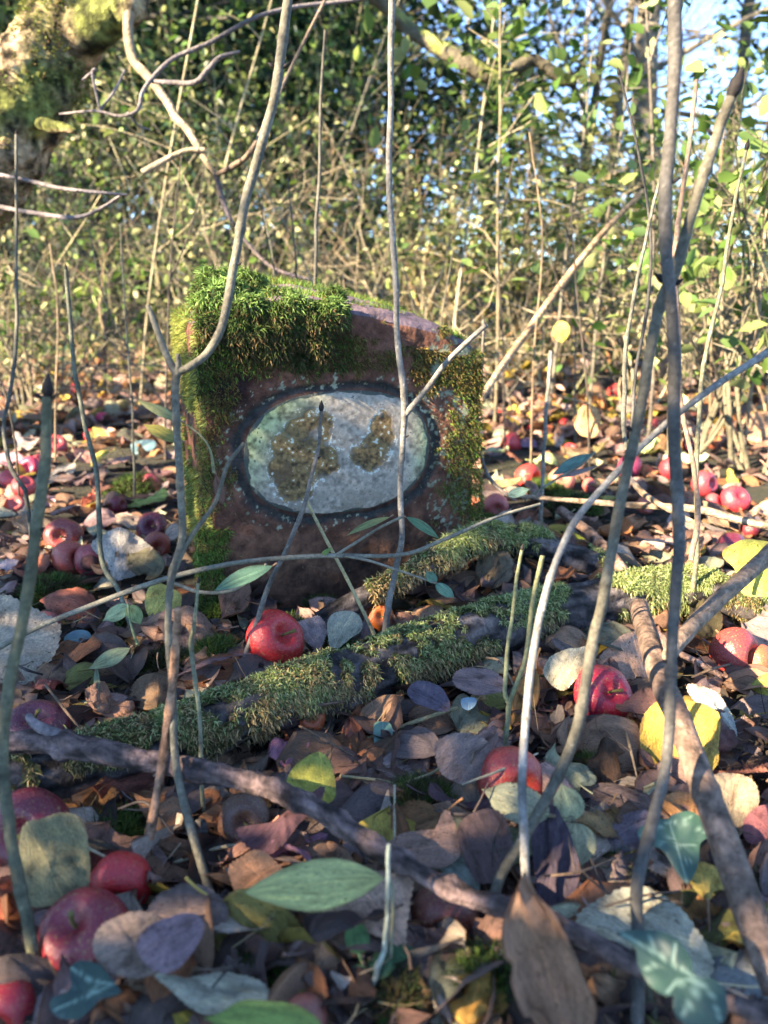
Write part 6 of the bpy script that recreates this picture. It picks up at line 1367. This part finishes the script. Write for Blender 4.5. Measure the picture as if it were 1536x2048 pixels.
# near leaf sprays at the right edge and above the oval
for a in [(1560, 1.55, 1.05, .10, (.2, .17, .12), 45, .05, 'l'), (1480, 1.9, 1.5, .05, (.25, .19, .13), 60, .05, 'l'), (1290, 2.1, 1.5, .02, (.12, .10, .08), 40, .045, 'l'), (985, 2.3, 1.25, -.05, (.2, .16, .1), 60, .045, 'g', True), (1090, 2.5, 1.1, .04, (.15, .13, .1), 55, .045, 'o', True), (1170, 2.7, 1.15, .03, (.15, .13, .1), 70, .045, 'o', True), (900, 2.6, 1.9, .05, (.3, .25, .17), 90, .045, 'l')]:
    sapling(*a, r0=.006, nb=10)

def tree(px, Y, h, r, lean, col, key, n, lsize, label, bare=False, crown_lo=.45, name='woodland_tree'):
    x = (px - PW / 2) / F * Y * 1.03; z0 = float(ground_h(x, Y)) - .1; base = np.array([x, Y, z0]); o = empty(name, tuple(base)); tag(o, label, 'tree', 'trees behind the undergrowth')
    m = 9; P = [base]; d = np.array([lean, 0, 1.0])
    for i in range(m): d = d + np.array([rng.normal(0, .05), rng.normal(0, .05), .05]); d /= np.linalg.norm(d); P.append(P[-1] + d * h / m)
    P = np.array(P); mb = MB(); Q = smooth_path(P, 6)
    tube(mb, Q, np.linspace(r * 1.15, r * .4, len(Q)), 18, col, .25, 5, 4, lambda V, C, d_: C * (.5 + 1.0 * fbm(V, 9, 4, 90))[:, None]); ends = []
    nb = 16 if bare else 9
    for k in range(nb):
        t = rng.uniform(.12 if bare else .3, .95); p = Q[int(t * (len(Q) - 1))]; a = rng.uniform(0, 6.28)
        branchy(mb, p, np.array([math.cos(a), math.sin(a) * .7, rng.uniform(-.1, .6)]), h * rng.uniform(.18, .32), r * .28 * (1.1 - t * .7), 3 if bare else 2, col, .5, 3, 5, ends, .05, .18)
    b = mb.build('trunk', M_FAR, o, origin=base); b.location = (0, 0, 0)
    E = np.array(ends); idx = rng.integers(len(E), size=n); mb = MB()
    foliage(mb, E[idx] + rng.normal(size=(n, 3)) * h * (.02 if bare else .05), rng.uniform(.6, 1.3, n) * lsize, pal(n, COLN[key][1], COLN[key][2], .3), None, .55)
    b = mb.build('crown', M_FOL, o, origin=base); b.location = (0, 0, 0)
DK = (.10, .085, .065)
tree(1262, 8.0, 7.5, .125, -.03, (.16, .135, .10), 'o', 260, .06, 'tall dark slim tree trunk rising through the sky gap', True)
tree(1340, 9.0, 6.5, .07, .12, DK, 'o', 400, .06, 'thinner forked tree leaning beside the tall dark trunk', True)
tree(1080, 11.0, 5.5, .07, .05, DK, 'y', 260, .06, 'bare fine-twigged tree in the sky gap with scattered leaves', True)
tree(1480, 10.0, 6.0, .10, -.08, DK, 'o', 420, .06, 'fine-twigged tree with small dark leaves past the twin stems', True)
tree(1180, 14.0, 7.0, .10, .02, DK, 'o', 400, .07, 'distant bare tree behind the tall dark trunk', True)
tree(960, 12.0, 6.0, .09, -.05, (.25, .20, .15), 't', 500, .07, 'distant pale tree at the thicket end of the sky gap', True)
tree(240, 5.4, 4.5, .10, .03, (.07, .06, .05), 'd', 1500, .08, 'dark upright trunk just behind the old mossy tree')
tree(600, 8.5, 7.0, .12, .10, DK, 'd', 2600, .10, 'ivy-clad tree behind the elbowed sapling')
tree(380, 9.5, 7.0, .14, -.05, DK, 'd', 2600, .10, 'ivy-clad tree behind the drooping sunlit branch')
tree(820, 10.0, 7.0, .12, .02, DK, 'd', 1800, .09, 'dark tree behind the slender central sapling')
tree(50, 9.0, 7.0, .13, .04, DK, 'g', 2400, .10, 'green tree seen past the old mossy trunk')
for i in range(8):  # distance haze put into the paler colours of these trees
    px = 880 + i * 88 + rng.uniform(-25, 25); Y = rng.uniform(15, 26)
    tree(px, Y, rng.uniform(3.2, 5.5), .07, rng.normal(0, .06), (.26, .22, .17), 'toty'[i % 4], 260, .11, blabel(['distant tan-leaved tree', 'distant olive tree', 'distant haze-pale small tree'][i % 3], px, 330 + 12 * (i % 3), Y) , True)
# crooked mossy limb near the sky gap
def limb():
    A, b = path_px([(820, 60, 2.9, 26), (870, 90, 2.85, 30), (935, 128, 2.8, 34), (985, 150, 2.8, 34), (1025, 140, 2.8, 26), (1062, 120, 2.8, 24), (1090, 132, 2.8, 22), (1120, 158, 2.8, 18), (1140, 168, 2.8, 10)]); Q = smooth_path(A, 8)
    root = bpy.data.objects['old_tree']; base = np.array(root.location)
    Q0 = smooth_path(np.array([at(118, -480, 2.38), at(330, -360, 2.5), at(600, -150, 2.75), A[0]]), 8)
    mb = MB(); QQ = np.vstack([Q0[:-1], Q]); rr = np.concatenate([np.linspace(.045, b[0], len(Q0) - 1), np.interp(np.linspace(0, 1, len(Q)), np.linspace(0, 1, len(b)), b)])
    cv = lambda V, C, d: np.where((fbm(V, 14, 3, 86) + .15 * d[:, 2] > .5)[:, None], np.array([.16, .17, .05]), np.array([.09, .075, .05])) * (.5 + fbm(V, 40, 3, 87))[:, None]
    tube(mb, QQ, rr, 16, (.1, .1, .05), .25, 20, 2, cv); o = mb.build('branch', M_FAR, root, origin=base); o.location = (0, 0, 0)
    mb = MB(); E = QQ[rng.integers(len(Q0), len(QQ), 110)] + rng.normal(size=(110, 3)) * np.array([.16, .12, .12])
    foliage(mb, E, rng.uniform(.05, .09, 110), pal(110, LIT + GREENS, [1, 1, 1, 0, 2, 1, 1, 1], .25), None, .55)
    mb.build('leaves', M_FOL, root, origin=base).location = (0, 0, 0)
limb()

# low green growth and yellow leaves over the ground beyond the stone
def ground_cover():
    r = rng; mb = MB(); n = 8500; Y = 3.3 + 4.4 * r.uniform(size=n) ** 1.3; x = r.uniform(-.62, .62, n) * Y * 1.15
    cl = fbm(np.stack([x, Y, 0 * x], -1), 1.7, 3, 95); keep = cl > .46; Y, x = Y[keep], x[keep]; n = len(x)
    P = np.stack([x, Y, ground_h(x, Y) + r.uniform(.01, .16, n)], -1)
    foliage(mb, P, r.uniform(.025, .05, n), pal(n, LIT + YELLOW + [(.05, .13, .07)], [3, 2, 3, 1, 1, 1, 1, 1, 3], .3), r.normal(size=(n, 3)) * .6 + np.array([0, 0, 1.0]), .65)
    n = 4600; Y = 3.0 + 4.0 * r.uniform(size=n); x = r.uniform(-.62, .62, n) * Y * 1.15; P = np.stack([x, Y, ground_h(x, Y)], -1)
    d = r.normal(size=(n, 3)) * .45 + np.array([0, 0, 1.0])
    blades(mb, P, d, r.uniform(.08, .36, n), .0036, pal(n, TAN + YELLOW + LIT, [2, 2, 3, 1, 1, 1, 1, 1, 1, 1, 1, 1], .3), .7, 4)
    tag(mb.build('ground_cover', M_FOL), 'low green and yellow growth with thin dry stems beyond the stone', None, None, 'stuff')
ground_cover()

# ------------------------------------------------------------------ taller unseen trees, added so their crowns break up the sun behind
def shade_tree(x, y, h, i, nl=560, lo=.25, ls=1.0, sp=.9):
    r = np.random.default_rng(300 + i); base = np.array([x, y, float(ground_h(x, y)) - .05]); o = empty('woodland_tree', tuple(base))
    mb = MB(); Q = smooth_path(np.array([base, base + [.05, .05, h * .4], base + [-.05, .1, h]]), 8); tube(mb, Q, np.linspace(.11, .04, len(Q)), 12, DK, .2, 8)
    mb.build('trunk', M_FAR, o, origin=base).location = (0, 0, 0)
    ts = np.array(TO_SUN); n = 34; cc = base + np.stack([r.normal(0, sp, n), r.normal(0, sp, n), r.uniform(h * lo, h, n)], -1)
    c = cc[r.integers(n, size=nl)] + r.normal(size=(nl, 3)) * .22 * ls
    keep = np.ones(len(c), bool)
    for tgt, rad in (((-.95, 2.2, .6), .42), ((-.8, 2.2, .95), .40), ((.75, 1.25, .05), .3), ((-.5, 1.9, 0), .25), ((.45, 1.7, .1), .3)):
        q = c - np.array(tgt); keep &= np.linalg.norm(q - ts * (q @ ts)[:, None], axis=1) > rad
    g = c - ts * (c[:, 2] / ts[2])[:, None]; keep &= ~((g[:, 1] > 1.3) & (g[:, 1] < 4.2) & (np.abs(g[:, 0]) < 2) & (r.uniform(size=len(c)) < .8))
    c = c[keep]; mb = MB(); foliage(mb, c, ls * r.uniform(.08, .15, len(c)), pal(len(c), GREENS + YELLOW, [2, 2, 2, 1, 1, 1, 1, 0], .3), None, .65)
    mb.build('crown', M_FOL, o, origin=base).location = (0, 0, 0)
    tag(o, ['leafy tree out of view beside the old mossy tree', 'leafy tree out of view some way beyond the old mossy tree', 'leafy tree out of view in line with the dark thicket', 'leafy tree out of view behind the shading bushes', 'tall tree out of view shading the near end of the thicket', 'tall tree out of view shading the middle of the thicket', 'tall tree out of view shading the far end of the thicket'][i], 'tree', 'trees behind the undergrowth')
for i, (x, y, h) in enumerate([(-5.2, .6, 5.2), (-5.6, 2.6, 5.6), (-5.8, 4.6, 5.8), (-5.0, -1.2, 4.6)]): shade_tree(x, y, h, i)
for i, (x, y, h) in enumerate([(-8.0, 1.8, 9.0), (-8.4, 3.8, 9.2), (-8.8, 5.8, 9.4)]): shade_tree(x, y, h, 4 + i, 1500, .36, 1.7, 1.2)

# ------------------------------------------------------------------ unseen thicket, added and gapped to shade the foreground
LITS = [(1360, 1180, 105, 62), (1290, 1310, 52, 46), (1360, 1470, 78, 62), (1228, 1372, 34, 34), (1450, 1150, 60, 50), (1235, 1585, 20, 26), (60, 1085, 60, 26), (965, 660, 20, 18), (1440, 1310, 20, 12), (1250, 1000, 120, 40), (1060, 960, 60, 22), (1420, 1000, 100, 50), (1040, 1560, 10, 14), (1500, 1480, 14, 30), (1380, 860, 160, 60), (1080, 850, 90, 60)]  # spots kept sunlit by gaps cut in the added leaves
def shade_thicket():
    ts = np.array(TO_SUN); n0 = 52000; r = np.random.default_rng(5)
    X = r.uniform(-3.4, -1.5, n0); Yy = r.uniform(-3.2, 1.15, n0); Z = r.uniform(0, 3.4, n0)
    C = np.stack([X, Yy, Z], -1); keep = np.ones(n0, bool); useful = np.zeros(n0, bool)
    for zt, wt in ((.03, 1), (.12, 1), (.22, 0), (.34, 0), (.5, 0), (.68, 0), (.9, 0)):
        t = (C[:, 2] - zt) / ts[2]; q = C - ts * t[:, None]; ok = t > 0
        dz = q[:, 2] - CAMZ; dd = np.maximum(q[:, 1] * CP - dz * SP, .05); px = PW / 2 + F * q[:, 0] / dd; py = PH / 2 - F * (q[:, 1] * SP + dz * CP) / dd
        edge = 1.42 - .9 * np.clip(q[:, 0] - .12, 0, .5) + (vnoise(q * 7, 6) - .5) * .22 - (q[:, 0] < -.22) * .20
        inside = ok & (q[:, 1] < edge) & (q[:, 1] > .1) & (np.abs(q[:, 0]) < .95)
        if zt > .6: inside &= (q[:, 1] > .4) & (q[:, 1] < 1.05) & (np.abs(q[:, 0]) < .5)
        useful |= inside
        if wt:
            for a, b, rx, ry in LITS:
                keep &= ~(ok & (((px - a) / (rx + 30)) ** 2 + ((py - b) / (ry + 26)) ** 2 < 1) & (q[:, 1] > .3))
        if zt == .03: beyond = ok & (q[:, 1] > edge + .05); keep &= ~(beyond & (r.uniform(size=n0) < .93))
        if zt == .34: keep &= ~(ok & (q[:, 1] > 1.6) & (r.uniform(size=n0) < .93))
    C = C[keep & useful]
    for i in range(5):
        y0 = -3.2 + i * .88; s = C[(C[:, 1] >= y0) & (C[:, 1] < y0 + .88)]
        if not len(s): continue
        base = np.array([-2.4, y0 + .5, 0.0]); o = empty('shade_bush', tuple(base)); mb = MB()
        foliage(mb, s, r.uniform(.024, .042, len(s)), pal(len(s), GREENS, [2, 2, 2, 1], .3), r.normal(size=(len(s), 3)) * .5 + ts, .75)
        mb.build('leaves', M_FOL, o, origin=base).location = (0, 0, 0)
        mb = MB(); branchy(mb, base, (0, 0, 1), 1.5, .03, 2, DK, .5, 4, 6); mb.build('stems', M_FAR, o, origin=base).location = (0, 0, 0)
        tag(o, ['unseen evergreen bush added for shade behind the viewpoint', 'unseen evergreen bush added for shade beside the viewpoint', 'unseen evergreen bush added for shade level with the near grey stem', 'unseen evergreen bush added for shade level with the log', 'unseen evergreen bush added for shade level with the stone'][i], 'bush', 'unseen bushes added to shade the stone')
shade_thicket()
bpy.context.view_layer.update()
